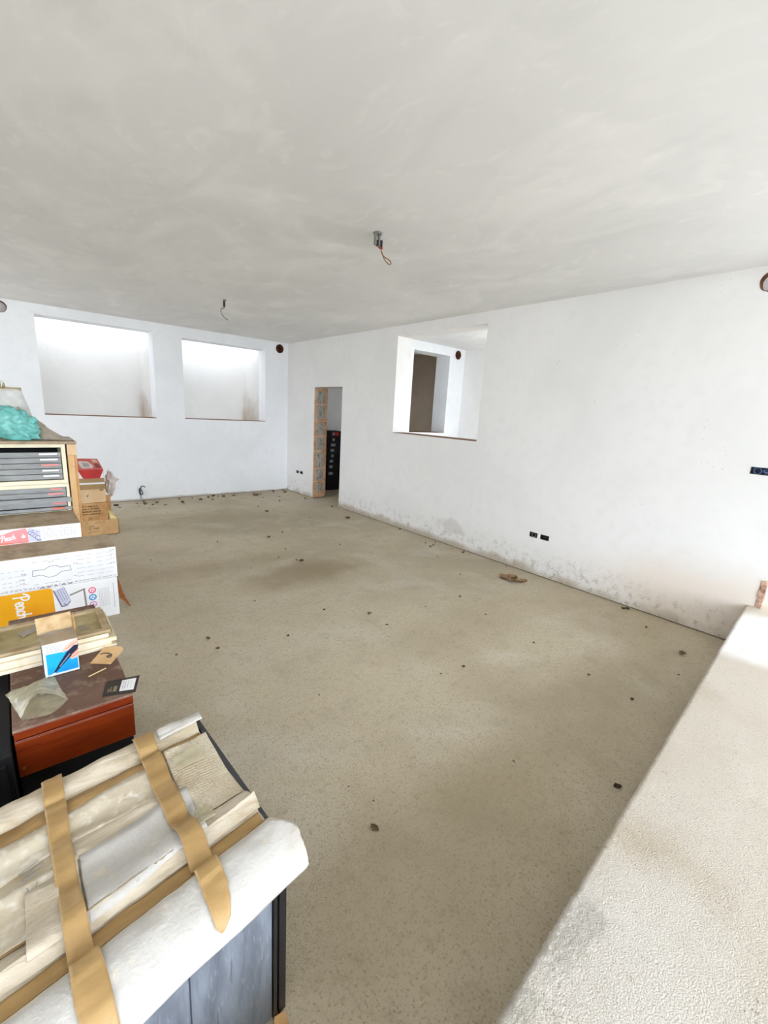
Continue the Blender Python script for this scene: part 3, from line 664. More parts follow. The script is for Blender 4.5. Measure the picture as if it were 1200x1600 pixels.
bm = B(); crumple(bm, (.04, 5.035, ZB+.125), (.155, .075, .14), .34, 2.6, 3, 5, lambda q: Vector((q.x + .45*max(0, -q.z), q.y, max(q.z, -.122))))
single('teal_bag', bm, TEALBAG, 'shiny crumpled teal plastic bag on the dusty board', 'bag', (.04, 5.035, ZB), smooth=True)
bm = B()
def sh(u, v):
    x = .10+.375*u; h = .27*(1-u)**1.35*math.sin(math.pi*min(1, v*1.05))**.6
    h = h*(1+.25*NZ(x, v, 2, 9)) + .012*abs(NZ(x, v*.3, 7, 26))
    return (x+.01*NZ(v*3, u*4, 0, 2), 5.12+.10*v+.16*u*(v-.5)-.04*u, ZB+.002+max(0, h))
sheet(bm, sh, 40, 24, .0015)
single('clear_plastic_sheet', bm, DUSTBAG, 'dusty crumpled clear plastic sheet sloping down the right of the board', 'plastic sheet', (.25, 5.2, ZB))
t = Thing('straw_brush', 'yellow straw brush head standing up out of the grey tub', 'brush', (-.02, 5.37, ZB))
rr = random.Random(2); bm = B()
for k in range(40):
    x = -.09+.11*rr.random(); bx = x*.8-.01
    tube(bm, [(bx, 5.37+rr.uniform(-.02, .02), 1.70), (x+.02, 5.37+rr.uniform(-.03, .03), 1.82+.05*rr.random()-.35*max(0, x+.01))], .002, 4)
o = t.part('bristles', bm, plain('straw', S(168, 152, 84), .8, .3)); o['kind'] = 'stuff'
bm = B(); box(bm, -.11, .03, 5.34, 5.40, ZB+.004, 1.71, .01); t.part('brush_block', bm, plain('dark_wood_block', S(96, 84, 62), .7))

# ---------------------------------------------------------------- stack of cartons at the back, on the floor
YS = 6.6
t = Thing('cardboard_box', 'open tan cardboard box with scribbled writing, bottom of the carton stack', 'box', (.83, 6.8, 0))
bm = B(); e = .006
for a in ((.634, 1.034, YS, YS+e), (.634, 1.034, YS+.38, YS+.38+e), (.634, .634+e, YS, YS+.38), (1.034-e, 1.034, YS, YS+.38)): box(bm, *a, 0, .205)
box(bm, .634, 1.034, YS, YS+.38, 0, .006); box(bm, .64, .925, YS+.006, YS+.37, .19, .203); t.part('box_body', bm, CARD)
bm = B(); box(bm, .94, 1.02, YS+.385, YS+.392, .20, .46); t.part('raised_flap', bm, CARDD)
bm = B(); hexa(bm, [(.935, YS+.02, .15), (1.022, YS+.02, .15), (1.02, YS+.28, .15), (.935, YS+.28, .15)], [(.94, YS+.05, .275), (1.02, YS+.02, .21), (1.0, YS+.28, .24), (.94, YS+.28, .30)])
t.part('yellow_paper', bm, plain('pale_yellow_paper', S(250, 236, 170), .8, .06))
bm = B()
E_ = [[(.0, .9), (-.02, .5), (.0, .05), (.28, .05)], [(0, .9), (.25, .95)], [(-.01, .5), (.2, .5)], [(.3, .95), (.75, 1.0)], [(.52, .98), (.5, .0)], [(.7, .5), (.78, .1), (.9, .45), (1.0, .1), (1.1, .5)], [(1.25, .5), (1.15, .25), (1.3, .05), (1.42, .3), (1.25, .5)]]
for st in E_: stroke(bm, [(.705+q[0]*.072, .085+q[1]*.05) for q in st], .004, YS)
stroke(bm, [(.69, .045), (.73, .062), (.76, .05), (.80, .066)], .004, YS); stroke(bm, [(.67, .18), (.69, .185)], .004, YS); stroke(bm, [(.77, .17), (.83, .185)], .004, YS); stroke(bm, [(.865, .165), (.868, .195)], .004, YS)
t.part('handwriting', bm, INKD)
t = Thing('cardboard_box', 'tan cardboard box with four printed lines, second from the floor', 'box', (.77, 6.8, .2055))
bm = B(); hexa(bm, [(.620, YS+.005, .2065), (.922, YS+.005, .2065), (.925, YS+.37, .2065), (.62, YS+.37, .2065)], [(.616, YS, .436), (.932, YS, .433), (.935, YS+.37, .433), (.616, YS+.37, .436)]); t.part('box_body', bm, CARDD)
bm = B(); rr = random.Random(9)
for k, (x0, x1) in enumerate([(.645, .80), (.628, .828), (.628, .84), (.632, .83)]):
    x = x0; zz = .390-.034*k
    while x < x1:
        l = rr.uniform(.006, .011); hh = rr.choice([.012, .014, .018])
        stroke(bm, [(x, zz), (x+l*.5, zz+hh*.8), (x+l, zz)], .0035, YS+.0025, .003); x += l+(.018 if rr.random() < .14 else .004)
t.part('printed_text', bm, INKD)
bm = B(); plate(bm, [(.70, .212), (.75, .212), (.75, .25), (.70, .25)], YS+.005, .003); t.part('tape_end', bm, KRAFT)
t = Thing('cardboard_box', 'pale cardboard box banded with packing tape, third from the floor', 'box', (.77, 6.8, .4365))
bm = B(); box(bm, .623, .914, YS+.01, YS+.36, .437, .752, .004); t.part('box_body', bm, CARDL)
for z0, z1, m_, nm in ((.700, .7525, KRAFT, 'packing_tape'), (.678, .700, WHITE, 'white_tape'), (.612, .678, KRAFT, 'packing_tape')):
    bm = B(); box(bm, .6215, .9155, YS+.008, YS+.361, z0, z1); t.part(nm, bm, m_)
bm = B(); stroke(bm, [(.708, .535), (.713, .52), (.725, .548)], .006, YS+.01); t.part('ink_tick', bm, INKD)
bm = B(); plate(bm, [(.85, .585), (.893, .588), (.893, .613), (.85, .613)], YS+.008, .002); t.part('tape_end', bm, KRAFT)
t = Thing('red_box', 'red printed box with white corner triangles, on top of the carton stack', 'box', (.77, 6.8, .753))
RED = mat('red_print', S(196, 44, 40), .5, [(5, S(176, 30, 30), .4, .7, 3)], None, .35)[0]
REDL = mat('salmon_red_print', S(206, 96, 84), .5, [(5, S(190, 66, 60), .4, .7, 3)], None, .35)[0]
z0 = .754
bm = B(); hexa(bm, [(.632, YS, z0), (.908, YS, z0), (.90, YS+.32, z0), (.64, YS+.32, z0)], [(.637, YS, .866), (.908, YS, .868), (.893, YS+.32, .968), (.655, YS+.32, .975)]); t.part('box_body', bm, REDL)
bm = B(); plate(bm, [(.690, z0+.004), (.862, z0+.004), (.905, .866), (.640, .864)], YS, .002); t.part('front_flap', bm, RED)
for tri in ([(.633, z0+.003), (.686, z0+.003), (.640, .85)], [(.866, z0+.003), (.907, z0+.003), (.906, .85)]):
    bm = B(); plate(bm, tri, YS, .0015); t.part('white_corner', bm, WHITE)
def top(u, v): return (.637+.271*u+.018*v*(1-2*u), YS+.32*v, .867+.104*v)
def tf(x, zz, d): q = top(x, zz); return (q[0], q[1]-d*.3, q[2]+d)
bm = B(); plate(bm, [(.18, .12), (.62, .12), (.66, .35), (.5, .72), (.12, .78), (.08, .6)], 0, .002, tf); t.part('picture_panel', bm, plain('pale_print', S(222, 206, 200), .6))
bm = B(); plate(bm, [(.25, .25), (.52, .22), (.5, .55), (.24, .6)], 0, .003, tf); t.part('machine_picture', bm, plain('grey_print', S(176, 160, 158), .6))
bm = B(); plate(bm, [(.76, .15), (.97, .15), (.92, .5), (.72, .5)], 0, .002, tf); t.part('dark_picture', bm, plain('maroon_print', S(140, 62, 60), .6))
bm = B(); plate(bm, [(.72, .62), (.93, .6), (.93, .9), (.70, .92)], 0, .002, tf); t.part('picture_panel', bm, plain('sand_print', S(214, 176, 150), .6))
bm = B(); stroke(bm, [(.72, .74-.22), (.705, .70-.22)], .01, YS-.001)if False else None
bm.free()
t = Thing('plastic_bag', 'crumpled milky plastic bag hanging at the right of the carton stack', 'bag', (.97, 6.7, .47))
bm = B(); crumple(bm, (.990, 6.72, .66), (.052, .09, .15), .35, 2.2, 9, 4); t.part('bag_body', bm, film('milky_plastic', S(222, 214, 208), .8, .25))
bm = B(); crumple(bm, (1.02, 6.72, .70), (.075, .05, .06), .25, 2.5, 5, 3, lambda q: Vector((q.x, q.y*(1-max(0, q.x)*9), q.z*(1-max(0, q.x)*11)+.1*q.x))); t.part('bag_corner', bm, film('milky_plastic_tip', S(216, 202, 192), .85, .25))

# ---------------------------------------------------------------- mahogany cabinet and black cabinet
YC = 1.76; ZT = .65
t = Thing('wooden_cabinet', 'mahogany-fronted cabinet with a dusty brown top and black base', 'cabinet', (.1, 2.2, 0))
bm = B(); box(bm, -.080, .274, YC+.03, 2.72, 0, .462); t.part('base', bm, BLACK)
bm = B(); box(bm, -.080, .274, YC+.015, 2.72, .462, .632); t.part('carcass', bm, MAHOG)
bm = B(); box(bm, -.085, .279, YC+.002, 2.74, .632, ZT, .003); t.part('cabinet_top', bm, DUSTWOOD)
bm = B(); box(bm, -.083, .278, YC, YC+.02, .613, .643, .002); t.part('top_rail', bm, MAHOG)
bm = B(); box(bm, -.083, .278, YC-.001, YC+.02, .464, .609, .003); dr = t.part('drawer_front', bm, MAHOG)
bm = B(); box(bm, -.083, .278, YC-.006, YC, .600, .607, .002); t.part('pull_ridge', bm, MAHOG, parent=dr)
bm = B(); tube(bm, [(-.068, YC-.001, .50), (-.068, YC-.007, .50)], .005, 10); t.part('drawer_pin', bm, plain('dull_brass', S(170, 110, 50), .4, metal=.6), parent=dr)
t = Thing('black_cabinet', 'low black cabinet in shadow left of the mahogany cabinet', 'cabinet', (-.4, 2.2, 0))
bm = B(); box(bm, -.75, -.092, 1.72, 2.70, .05, .595, .004); t.part('cabinet_body', bm, BLACK)
bm = B(); box(bm, -.74, -.10, 1.74, 2.70, 0, .052); t.part('plinth', bm, BLACK)
bm = B(); box(bm, -.73, -.11, 1.712, 1.722, .08, .56, .003); t.part('door', bm, BLACK)

# frames stacked on the cabinet
def frame(label, x0, x1, y0, y1, z0, layers, panel_z, matr, mats2):
    t = Thing('shallow_frame', label, 'frame', ((x0+x1)/2, (y0+y1)/2, z0))
    for (ins, za, zb_, wd, nm, mm) in layers:
        a0, a1, b0, b1 = x0+ins, x1-ins, y0+ins*.6, y1-ins*.6
        for (p0, p1, q0, q1) in ((a0, a1, b0, b0+wd), (a0, a1, b1-wd, b1), (a0, a0+wd, b0+wd, b1-wd), (a1-wd, a1, b0+wd, b1-wd)):
            bm = B(); box(bm, p0, p1, q0, q1, za, zb_, .0015); t.part(nm, bm, mm)
    bm = B(); box(bm, x0+.012, x1-.012, y0+.012, y1-.012, panel_z-.004, panel_z); t.part('panel', bm, matr)
    return t
frame('lower cream frame of the two stacked on the mahogany cabinet', -.165, .296, 2.18, 2.485, ZT,
      [(0, .6505, .666, .03, 'rail', FRAMEW), (.018, .666, .683, .02, 'inner_rail', FRAMEW)], .664, OLIVE, None)
tF = frame('upper cream frame with yellowed film, under the small picture box', -.165, .297, 2.178, 2.485, .6835,
      [(0, .684, .702, .03, 'rail', FRAMEW), (.028, .702, .722, .02, 'inner_rail', FRAMEW), (.02, .722, .738, .028, 'top_rail', FRAMED)], .7255, OLIVE, None)
bm = B(); box(bm, .165, .198, 2.30, 2.325, .7255, .7262); tF.part('paper_label', bm, plain('grey_paper', S(150, 140, 124), .8))
bm = B(); box(bm, .168, .206, 2.265, 2.29, .7255, .7262); tF.part('paper_label', bm, plain('grey_paper_2', S(150, 140, 124), .8))
def ws(u, v): return (-.05+.09*u+.02*v, 2.38+.08*u-.05*v, .7275+.008*abs(NZ(u, v, 3, 5)))
bm = B(); sheet(bm, ws, 12, 6, .001); tF.part('loose_film', bm, DUSTBAG)

# small box with a picture of a hand holding a black tool
t = Thing('picture_box', 'small opened box showing a hand with a black tool on blue', 'box', (.08, 2.11, ZT))
x0, x1, y0, y1, z1 = .022, .141, 2.060, 2.172, .796
bm = B(); e = .002
for a in ((x0, x1, y0, y0+e), (x0, x1, y1-e, y1), (x0, x0+e, y0, y1), (x1-e, x1, y0, y1)): box(bm, *a, ZT+.0005, z1)
box(bm, x0, x1, y0, y1, ZT+.0005, ZT+.003); t.part('box_body', bm, mat('white_grey_print', S(214, 218, 218), .6, [(5, S(200, 206, 206), .4, .7)])[0])
bm = B(); hexa(bm, [(x0-.001, y0-.001, z1), (x1+.001, y0-.001, z1), (x1, y0+.085, z1+.006), (x0, y0+.085, z1+.006)], [(x0-.001, y0-.001, z1+.002), (x1+.001, y0-.001, z1+.002), (x1, y0+.085, z1+.008), (x0, y0+.085, z1+.008)]); t.part('front_flap', bm, DUSTCARD)
bm = B(); hexa(bm, [(x0-.006, y1, z1-.002), (x1-.004, y1, z1-.002), (x1-.004, y1+.003, z1-.002), (x0-.006, y1+.003, z1-.002)], [(x0-.008, y1+.012, z1+.066), (x1-.006, y1+.012, z1+.070), (x1-.006, y1+.015, z1+.070), (x0-.008, y1+.015, z1+.066)]); t.part('back_flap', bm, mat('worn_cardboard', S(200, 172, 132), .85, [(20, S(176, 146, 104), .45, .7)])[0])
bm = B(); hexa(bm, [(x1-.002, y0+.07, z1), (x1, y0+.07, z1), (x1, y1, z1), (x1-.002, y1, z1)], [(x1+.002, y0+.08, z1+.02), (x1+.004, y0+.08, z1+.02), (x1+.002, y1+.01, z1+.066), (x1, y1+.01, z1+.066)]); t.part('side_flap', bm, CARDD)
bm = B(); box(bm, x0-.0008, x0, y0+.01, y1-.01, ZT+.01, z1-.03); t.part('side_print', bm, mat('purple_grey_print', S(120, 104, 116), .6, [(40, S(80, 60, 84), .45, .6)])[0])
bm = B(); plate(bm, [(.033, .662), (.136, .662), (.136, .748), (.033, .752)], y0); t.part('blue_panel', bm, mat('cyan_print', S(24, 160, 220), .45, [(12, S(10, 130, 200), .4, .7, 2)])[0])
bm = B(); rr = random.Random(6)
for k in range(5): dashes(bm, .036, .085+.004*k, .786-.007*k, y0, 5, .0018, rr)
t.part('small_print', bm, INKG)
SKIN = plain('skin_print', S(236, 178, 158), .6, .08); SKIND = plain('skin_shadow_print', S(206, 128, 108), .6, .08)
bm = B(); plate(bm, [(.085, .752), (.095, .766), (.115, .785), (.141, .796), (.141, .775), (.125, .766), (.105, .755), (.09, .746)], y0, .0012)
plate(bm, [(.141, .762), (.125, .738), (.108, .718), (.116, .708), (.135, .712), (.141, .72)], y0, .0012); t.part('printed_hand', bm, SKIN)
bm = B(); stroke(bm, [(.115, .716), (.128, .722), (.141, .733)], .003, y0-.0012); stroke(bm, [(.118, .728), (.141, .748)], .003, y0-.0012); stroke(bm, [(.10, .757), (.118, .772), (.138, .781)], .002, y0-.0012); t.part('finger_shading', bm, SKIND)
bm = B(); plate(bm, [(.052, .667), (.060, .667), (.100, .708), (.135, .742), (.141, .755), (.141, .766), (.128, .768), (.104, .748), (.075, .705)], y0, .0016); t.part('printed_tool', bm, plain('navy_print', S(28, 34, 60), .5))
bm = B(); stroke(bm, [(.075, .69), (.11, .733)], .004, y0-.0016); t.part('tool_highlight', bm, plain('grey_blue_print', S(120, 136, 160), .5))
bm = B(); plate(bm, [(.038, .652), (.05, .664), (.060, .667), (.052, .656)], y0, .0014); t.part('tool_tip', bm, WHITE)

# hang tag, pin, card, bag
bm = B(); pl = [(.178, 2.078), (.247, 2.030), (.312, 2.12), (.308, 2.150), (.246, 2.180)]
t = Thing('cardboard_tag', 'tan cardboard tag with a black squiggle at the cabinet top edge', 'tag', (.24, 2.1, ZT))
def tagz(x, y): return .6515+.010*max(0, (y-2.03)/.15)
a = [bm.verts.new((x, y, tagz(x, y)+.0015)) for x, y in pl]; b = [bm.verts.new((x, y, tagz(x, y))) for x, y in pl]
bm.faces.new(a); bm.faces.new(b[::-1])
for i in range(5): bm.faces.new((a[i], a[(i+1) % 5], b[(i+1) % 5], b[i]))
t.part('tag_body', bm, CARD)
bm = B(); tube(bm, [(x, y, tagz(x, y)+.0025) for x, y in [(.222, 2.125), (.236, 2.128), (.252, 2.118), (.262, 2.10), (.258, 2.085), (.246, 2.082), (.242, 2.094), (.25, 2.10), (.256, 2.092)]], .0022, 6); t.part('black_cord', bm, BLACKP)
bm = B(); tube(bm, [(.160, 1.977, ZT+.003), (.225, 2.006, ZT+.003)], .0022, 8); single('wooden_stick', bm, plain('pale_wood', S(214, 190, 140), .6), 'thin pale wooden stick lying on the dusty cabinet top', 'stick', (.19, 1.99, ZT))
t = Thing('card_sleeve', 'black card with a white label overhanging the cabinet right edge', 'card', (.25, 1.83, ZT))
def cd(u, v): # plane of the card
    q = Vector((.182, 1.802, 0)).lerp(Vector((.288, 1.764, 0)), u).lerp(Vector((.212, 1.897, 0)).lerp(Vector((.325, 1.872, 0)), u), v); return (q.x, q.y, ZT)
def cf(x, zz, d): q = cd(x, zz); return (q[0], q[1], q[2]+.0006+d)
bm = B(); plate(bm, [(0, 0), (1, 0), (1, 1), (0, 1)], 0, .003, cf); t.part('card_body', bm, plain('charcoal_card', S(52, 46, 42), .5))
bm = B(); plate(bm, [(.48, .17), (.92, .15), (.92, .86), (.48, .86)], 0, .0036, cf); lb = t.part('white_label', bm, WHITE)
bm = B()
for u in (.55, .62, .70, .80): stroke(bm, [(u, .3), (u+.01, .75)], .006, 0, .004, cf)
t.part('label_print', bm, INKL, parent=lb)
bm = B()
for pl in ([(.12, .2), (.16, .2), (.16, .42), (.12, .42)], [(.19, .22), (.25, .22), (.25, .27), (.22, .27), (.22, .55), (.19, .55)], [(.28, .2), (.38, .2), (.38, .55), (.28, .55)]): plate(bm, pl, 0, .0036, cf)
t.part('gold_print', bm, plain('faded_gold_print', S(140, 124, 96), .5))
bm = B()
def bagfn(u, v):
    """pouch: bottom film flat on the top, upper film arched, mouth open towards the front right"""
    a = 2*math.pi*v; up_ = max(0, math.sin(a)); cx_ = math.cos(a)
    b0, b1 = Vector((-.100, 2.018, 0)), Vector((.050, 2.055, 0))          # closed back edge
    f0, f1 = Vector((-.058, 1.812, 0)), Vector((.078, 1.855, 0))          # mouth corners
    w_ = (cx_+1)/2
    back, front = b0.lerp(b1, w_), f0.lerp(f1, w_)
    low = Vector((.012, -.035, 0))*(1-cx_*cx_)*(math.sin(a) < 0); upp = Vector((-.018, .035, 0))*(1-cx_*cx_)*(math.sin(a) > 0)
    q = back.lerp(front+low+upp, u)
    hh = (.004+.046*u**.8*(1-.15*u))*(1-abs(cx_)**2.5)
    zz = ZT+.002 + up_*hh + (.012*abs(NZ(u*3, w_*3, 1, 1.6))+.005*NZ(u*6, w_*6, 4, 2))*up_ + .0012*(1+NZ(u*7, w_*7, 0, 2))
    q += Vector((.007*NZ(u*3, a, 2, 1.5), .007*NZ(a, u*3, 6, 1.5), 0)); return (q.x, q.y, max(ZT+.0012, zz))
grid(bm, bagfn, 36, 56); single('clear_bag', bm, CLEARBAG, 'empty yellowed clear plastic bag, mouth open, on the mahogany cabinet', 'bag', (0, 1.93, ZT), smooth=True)

# ---------------------------------------------------------------- the foam-wrapped appliance in front
def yf(x): return .885+.165*(x-.472)
def xr_(d): return .474-.045*max(0, d)/.665
t = Thing('wrapped_appliance', 'large box-shaped appliance wrapped in white foam and brown tape', 'appliance', (0, 1.1, 0))
XL = -.62
bm = B(); hexa(bm, [(XL, yf(XL)+.006, .02), (.466, yf(.466)+.006, .02), (.435, yf(.435)+.66, .02), (XL, yf(XL)+.66, .02)],
               [(XL, yf(XL)+.006, .595), (.466, yf(.466)+.006, .595), (.435, yf(.435)+.66, .595), (XL, yf(XL)+.66, .595)]); t.part('body', bm, BLACKP)
bm = B(); hexa(bm, [(XL, yf(XL)-.004, .012), (.430, yf(.43)-.004, .012), (.430, yf(.43)+.006, .012), (XL, yf(XL)+.006, .012)],
               [(XL, yf(XL)-.004, .57), (.430, yf(.43)-.004, .57), (.430, yf(.43)+.006, .57), (XL, yf(XL)+.006, .57)]); fp = t.part('front_panel', bm, BLUEGREY, label='scuffed blue-grey front panel')
bm = B()
for xx in (.20, .02): box(bm, xx, xx+.003, yf(xx)-.0055, yf(xx)-.002, .02, .56)
t.part('panel_seam', bm, plain('dark_seam', S(60, 64, 72), .6), parent=fp)
for a0, a1 in ((.433, .445), (.452, .475)):
    bm = B(); hexa(bm, [(a0, yf(a0)-.010, 0), (a1, yf(a1)-.010, 0), (a1-.002, yf(a1)+.02, 0), (a0, yf(a0)+.02, 0)],
                   [(a0, yf(a0)-.010, .585), (a1, yf(a1)-.010, .585), (a1-.002, yf(a1)+.02, .585), (a0, yf(a0)+.02, .585)]); t.part('corner_post', bm, BLACKP)
bm = B(); hexa(bm, [(.462, yf(.47), .575), (.478, yf(.47), .575), (.449, yf(.44)+.665, .575), (.43, yf(.44)+.665, .575)],
               [(.462, yf(.47), .607), (.478, yf(.47), .607), (.449, yf(.44)+.665, .607), (.43, yf(.44)+.665, .607)]); t.part('top_edge', bm, plain('dark_grey_edge', S(70, 70, 74), .5))
PR = [(-.016, .528), (-.042, .530), (-.060, .545), (-.066, .570), (-.052, .602), (-.020, .628), (.02, .641), (.055, .643), (.076, .634), (.084, .624), (.092, .616), (.11, .614),
      (.13, .616), (.15, .628), (.175, .634), (.20, .624), (.25, .614), (.32, .612), (.40, .613), (.46, .616), (.52, .616), (.56, .618), (.59, .628), (.625, .636), (.655, .630), (.675, .606), (.68, .56)]
PRS = smooth_path([(d, z, 0) for d, z in PR], 6)
def prof_at(s):
    k = s*(len(PRS)-1); i = min(int(k), len(PRS)-2); q = PRS[i].lerp(PRS[i+1], k-i); return q.x, q.y
def s_of(d):
    best = min(range(20, len(PRS)), key=lambda i: abs(PRS[i].x-d)+(9 if PRS[i].y < .6 and d > 0 else 0)); return best/(len(PRS)-1)
def ss(x, a, b): q = max(0, min(1, (x-a)/(b-a))); return q*q*(3-2*q)
def skin(x, s, off=0):
    d, z = prof_at(s)
    topm = ss(d, .12, .16)*(1-ss(d, .56, .60))
    patch = ss(x, .28, .33)*ss(d, .2, .24)*(1-ss(d, .52, .55))
    wv = d+.02*NZ(x, 0, d, 4)
    fold = .007*math.sin(wv*40)+.002*math.sin(wv*95+x*5)
    z += topm*(1-patch)*(fold+.006*NZ(x, d, 0, 14)) + .0035*NZ(x, d*1.4, 2, 16) + .0012*NZ(x, d, 5, 60)
    lip = 1-ss(d, .05, .10); z += lip*.007*NZ(x, 1, d, 6)
    back = ss(d, .56, .6); z += back*.006*NZ(x, 7, d*2, 12)
    y = yf(x)+d+lip*.008*NZ(x, 3, z*2, 7)+back*.006*NZ(x, 2, 9, 9)
    return Vector((x, y, z+off))
def foamfn(u, v):
    d, z = prof_at(v)
    lip = 1-ss(d, .078, .10)
    # the lip ends in a slanting, wider edge; the rest follows the body
    xm = xr_(d)-.008+lip*.045 - lip*.055*max(0, min(1, d/.085)) + .004*NZ(v*9, 3, 0, 2)
    return skin(XL-.01+(xm-XL+.01)*u, v)
bm = B(); grid(bm, foamfn, 150, 156); t.part('foam_wrap', bm, FOAM, True)
# clean front roll laid over the lip
def lipfn(u, v):
    s = v*s_of(.084)
    d, z = prof_at(s); xm = xr_(d)-.008+.046-.058*ss(d, -.01, .085)+.004*NZ(v*9, 3, 0, 2)
    q = skin(XL-.01+(xm+.001-XL+.01)*u, s); dn = Vector((0, -.0025, .0015)); return q+dn
bm = B(); sheet(bm, lipfn, 150, 60, .002); t.part('front_foam_roll', bm, FOAMC, True)
def strip(name, d0, d1, x0, x1, off, m, th=.0015, wob=.0, nu=90, nv=10, smooth=True, ang=0):
    bm = B()
    def fn(u, v):
        x = x0+(x1-x0)*u; dd = d0+(d1-d0)*v+wob*(NZ(x, v*.5, d0*9, 4.5))+ang*(u-.5)
        e = .0012*NZ(x, v*.5, d1*7, 11)*(1 if wob else .3); return skin(x, s_of_i(dd), off+e)
    sheet(bm, fn, nu, nv, th); return t.part(name, bm, m, smooth)
_tab = [(PRS[i].x, i/(len(PRS)-1)) for i in range(30, len(PRS)-4)]
def s_of_i(d):
    for (a, sa), (b, sb) in zip(_tab, _tab[1:]):
        if a <= d <= b: return sa+(sb-sa)*(d-a)/(b-a+1e-9)
    return _tab[0][1] if d < _tab[0][0] else _tab[-1][1]
strip('foam_fold', .405, .505, XL, .285, .006, FILM, .002, .028)
strip('foam_fold', .335, .43, XL, .33, .004, FOAM, .003, .03, ang=-.03)
strip('white_sheet', .165, .335, .035, .315, .009, FOAMC, .002, .03, ang=.02)
strip('foam_fold', .20, .36, -.14, .03, .007, FILM, .002, .02, 40)
strip('foam_fold', .15, .33, -.075, -.012, .012, FOAM, .002, .008, 30)
strip('foam_fold', .132, .172, XL, .462, .008, FOAM, .003, .008)
strip('bubble_sheet', .22, .545, .295, .440, .006, BUBBLE, .002, .01, 40, 40)
strip('plastic_film', .43, .50, .31, .40, .016, CLEARBAG, .001, .03, 24, 10)
strip('plastic_film', .19, .26, .285, .345, .012, CLEARBAG, .001, .02, 24, 10)
strip('foam_wad', .595, .645, .30, .448, .008, FOAMC, .002, .012, 40)
strip('packing_tape', .082, .128, XL, .452, .0035, KRAFT, .001, .003)
strip('packing_tape', .505, .565, XL, .424, .004, KRAFTOLD, .001, .006)
strip('packing_tape', .20, .245, XL, -.055, .006, KRAFTOLD, .001, .004, 50)
bm = B()
for a, b in (((-.085, .46), (-.045, .47)), ((-.075, .445), (-.035, .452)), ((-.08, .43), (-.05, .435)), ((-.07, .40), (-.06, .37)), ((-.06, .37), (-.05, .40))):
    p0, p1 = skin(a[0], s_of_i(a[1]-.06), .010), skin(b[0], s_of_i(b[1]-.06), .010); tube(bm, [p0, p1], .0012, 5)
t.part('pen_marks', bm, INKG)
def crosstape(name, stations, m, mend):
    """stations: (s, x left, x right)"""
    bm = B(); s0, s1 = stations[0][0], stations[-1][0]
    def fn(u, v):
        s = s0+(s1-s0)*u
        for (a, l0, r0), (b, l1, r1) in zip(stations, stations[1:]):
            if a <= s <= b+1e-9:
                k = (s-a)/(b-a); l, r = l0+(l1-l0)*k, r0+(r1-r0)*k; break
        x = l+(r-l)*v
        d = .012
        q = max(skin(x, max(0, s-d)).z, skin(x, s).z, skin(x, min(1, s+d)).z) if s > s_of(.03) else None
        P = skin(x, s, .0)
        n = Vector((0, -.005 if s < s_of(-.02) else 0, .0055)) if q is None else Vector((0, 0, q-P.z+.0085))
        d_ = prof_at(s)[0]; n.z += .014*ss(d_, .10, .13)*(1-ss(d_, .18, .24)) + .0015*math.sin(v*9)*(.5+NZ(s*6, 1, x)); return P+n
    sheet(bm, fn, 120, 8, .0008); return t.part(name, bm, m, True)
sF = s_of(-.045)
crosstape('packing_tape', [(.095, .018, .040), (.125, .006, .056), (s_of(.0), -.010, .050), (s_of(.085), -.012, .036), (s_of(.2), -.014, .029), (s_of(.4), -.020, .025), (s_of(.55), -.023, .027), (s_of(.665), -.024, .026)], KRAFT, None)
crosstape('packing_tape', [(.135, .262, .270), (.155, .252, .290), (.21, .247, .305), (s_of(.085), .245, .304), (s_of(.2), .243, .297), (s_of(.4), .233, .290), (s_of(.55), .229, .287), (s_of(.665), .224, .284)], KRAFT, None)
bm = B(); hexa(bm, [(.425, .845, 0), (.462, .835, 0), (.47, .868, 0), (.435, .872, 0)], [(.425, .845, .012), (.462, .835, .004), (.47, .866, .004), (.435, .868, .014)]); single('cardboard_scrap', bm, CARDD, 'tan cardboard scrap at the foot of the black corner post', 'cardboard', (.45, .855, 0))

# ---------------------------------------------------------------- leaves and flakes on the floor
LEAF = [plain('dry_leaf_%d' % i, c, .9, .3) for i, c in enumerate([S(104, 84, 60), S(86, 70, 52), S(124, 100, 72)])]
def leafmesh(L, W, seed, curl):
    bm = B(); n = 7; rows = []
    for i in range(n+1):
        u = i/n; wd = W*math.sin(math.pi*min(.98, max(.03, u)))**.7*(1+.35*NZ(u*5, seed, 0, 1.5))
        rows.append([bm.verts.new((L*(u-.5), wd*k, .0025+curl*(abs(k)**2)*W*2+curl*.35*L*abs(u-.5)+.1*W*abs(NZ(u*4, k, seed, 2)))) for k in (-1, -.5, 0, .5, 1)])
    for a, b in zip(rows, rows[1:]):
        for k in range(4): bm.faces.new((a[k], b[k], b[k+1], a[k+1]))
    return bm
protos = []
for k in range(6):
    me = bpy.data.meshes.new('leaf_scrap'); b_ = leafmesh(.05, .016+.003*k, k*3.1, .25+.1*(k % 3)); b_.to_mesh(me); b_.free(); me.materials.append(LEAF[k % 3]); protos.append(me)
rr = random.Random(21)
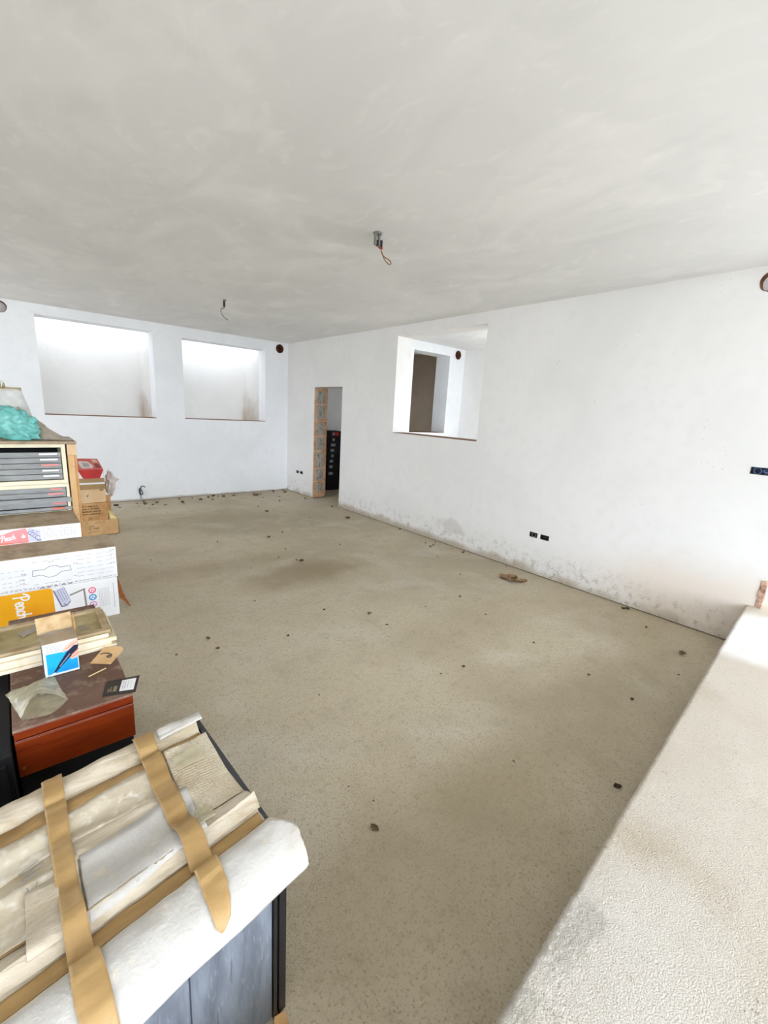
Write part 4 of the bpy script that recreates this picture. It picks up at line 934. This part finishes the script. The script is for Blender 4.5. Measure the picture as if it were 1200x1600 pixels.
pos = [(1.059, 1.167, .9), (2.178, .60, .8), (4.004, .847, 1.1), (3.06, 1.164, .5), (2.533, 4.377, 1), (2.336, 2.823, .7), (1.034, 3.185, .9), (1.554, 2.878, .6), (3.293, 6.885, 1.3),
       (4.27, 5.872, 1.8), (2.64, 5.461, .9), (4.323, 3.985, .7), (1.99, 8.10, 1.2), (2.304, 8.22, 1.6), (3.717, 8.26, 2.2), (3.326, 8.43, 1.5), (2.65, 8.3, 1.2), (2.95, 8.5, 1.1), (4.1, 8.0, 1), (3.9, 7.6, 1)]
pos += [(rr.uniform(1.2, 4.5), 8.63-abs(rr.gauss(0, .22)), rr.uniform(.5, 1.5)) for _ in range(24)]
pos += [(4.58-abs(rr.gauss(0, .12)), rr.uniform(1.0, 8.4), rr.uniform(.3, .9)) for _ in range(18)]
pos += [(rr.uniform(.75, 4.4), rr.uniform(.7, 8.3), rr.uniform(.18, .6)) for _ in range(48)]
for i, (x, y, s) in enumerate(pos):
    o = bpy.data.objects.new('leaf_scrap', protos[i % 6]); COL.objects.link(o); o.location = (x, y, .001); o.rotation_euler = (0, 0, rr.uniform(0, 6.3)); o.scale = (s, s, s*.8)
    o['label'] = 'small dry brown leaf scrap lying on the concrete floor'; o['category'] = 'leaf scrap'; o['group'] = 'dry leaf scraps scattered on the floor'
bm = B()
for k, (dx, dy, a, L) in enumerate([(0, 0, .3, .20), (-.04, .09, 1.2, .16), (.02, -.09, -.6, .15), (.05, .05, 2.2, .12)]):
    lb = leafmesh(L, .05, k*2.2, .22); me = bpy.data.meshes.new('t'); lb.transform(Matrix.Translation((dx, dy, .002)) @ Matrix.Rotation(a, 4, 'Z')); lb.to_mesh(me); lb.free(); bm.from_mesh(me); bpy.data.meshes.remove(me)
for v in bm.verts: v.co += Vector((4.24, 2.60, 0))
single('crumpled_leaf', bm, plain('pale_brown_leaf', S(150, 122, 92), .9, .25), 'large crumpled brown leaf near the right wall below the socket boxes', 'leaf', (4.24, 2.6, 0))
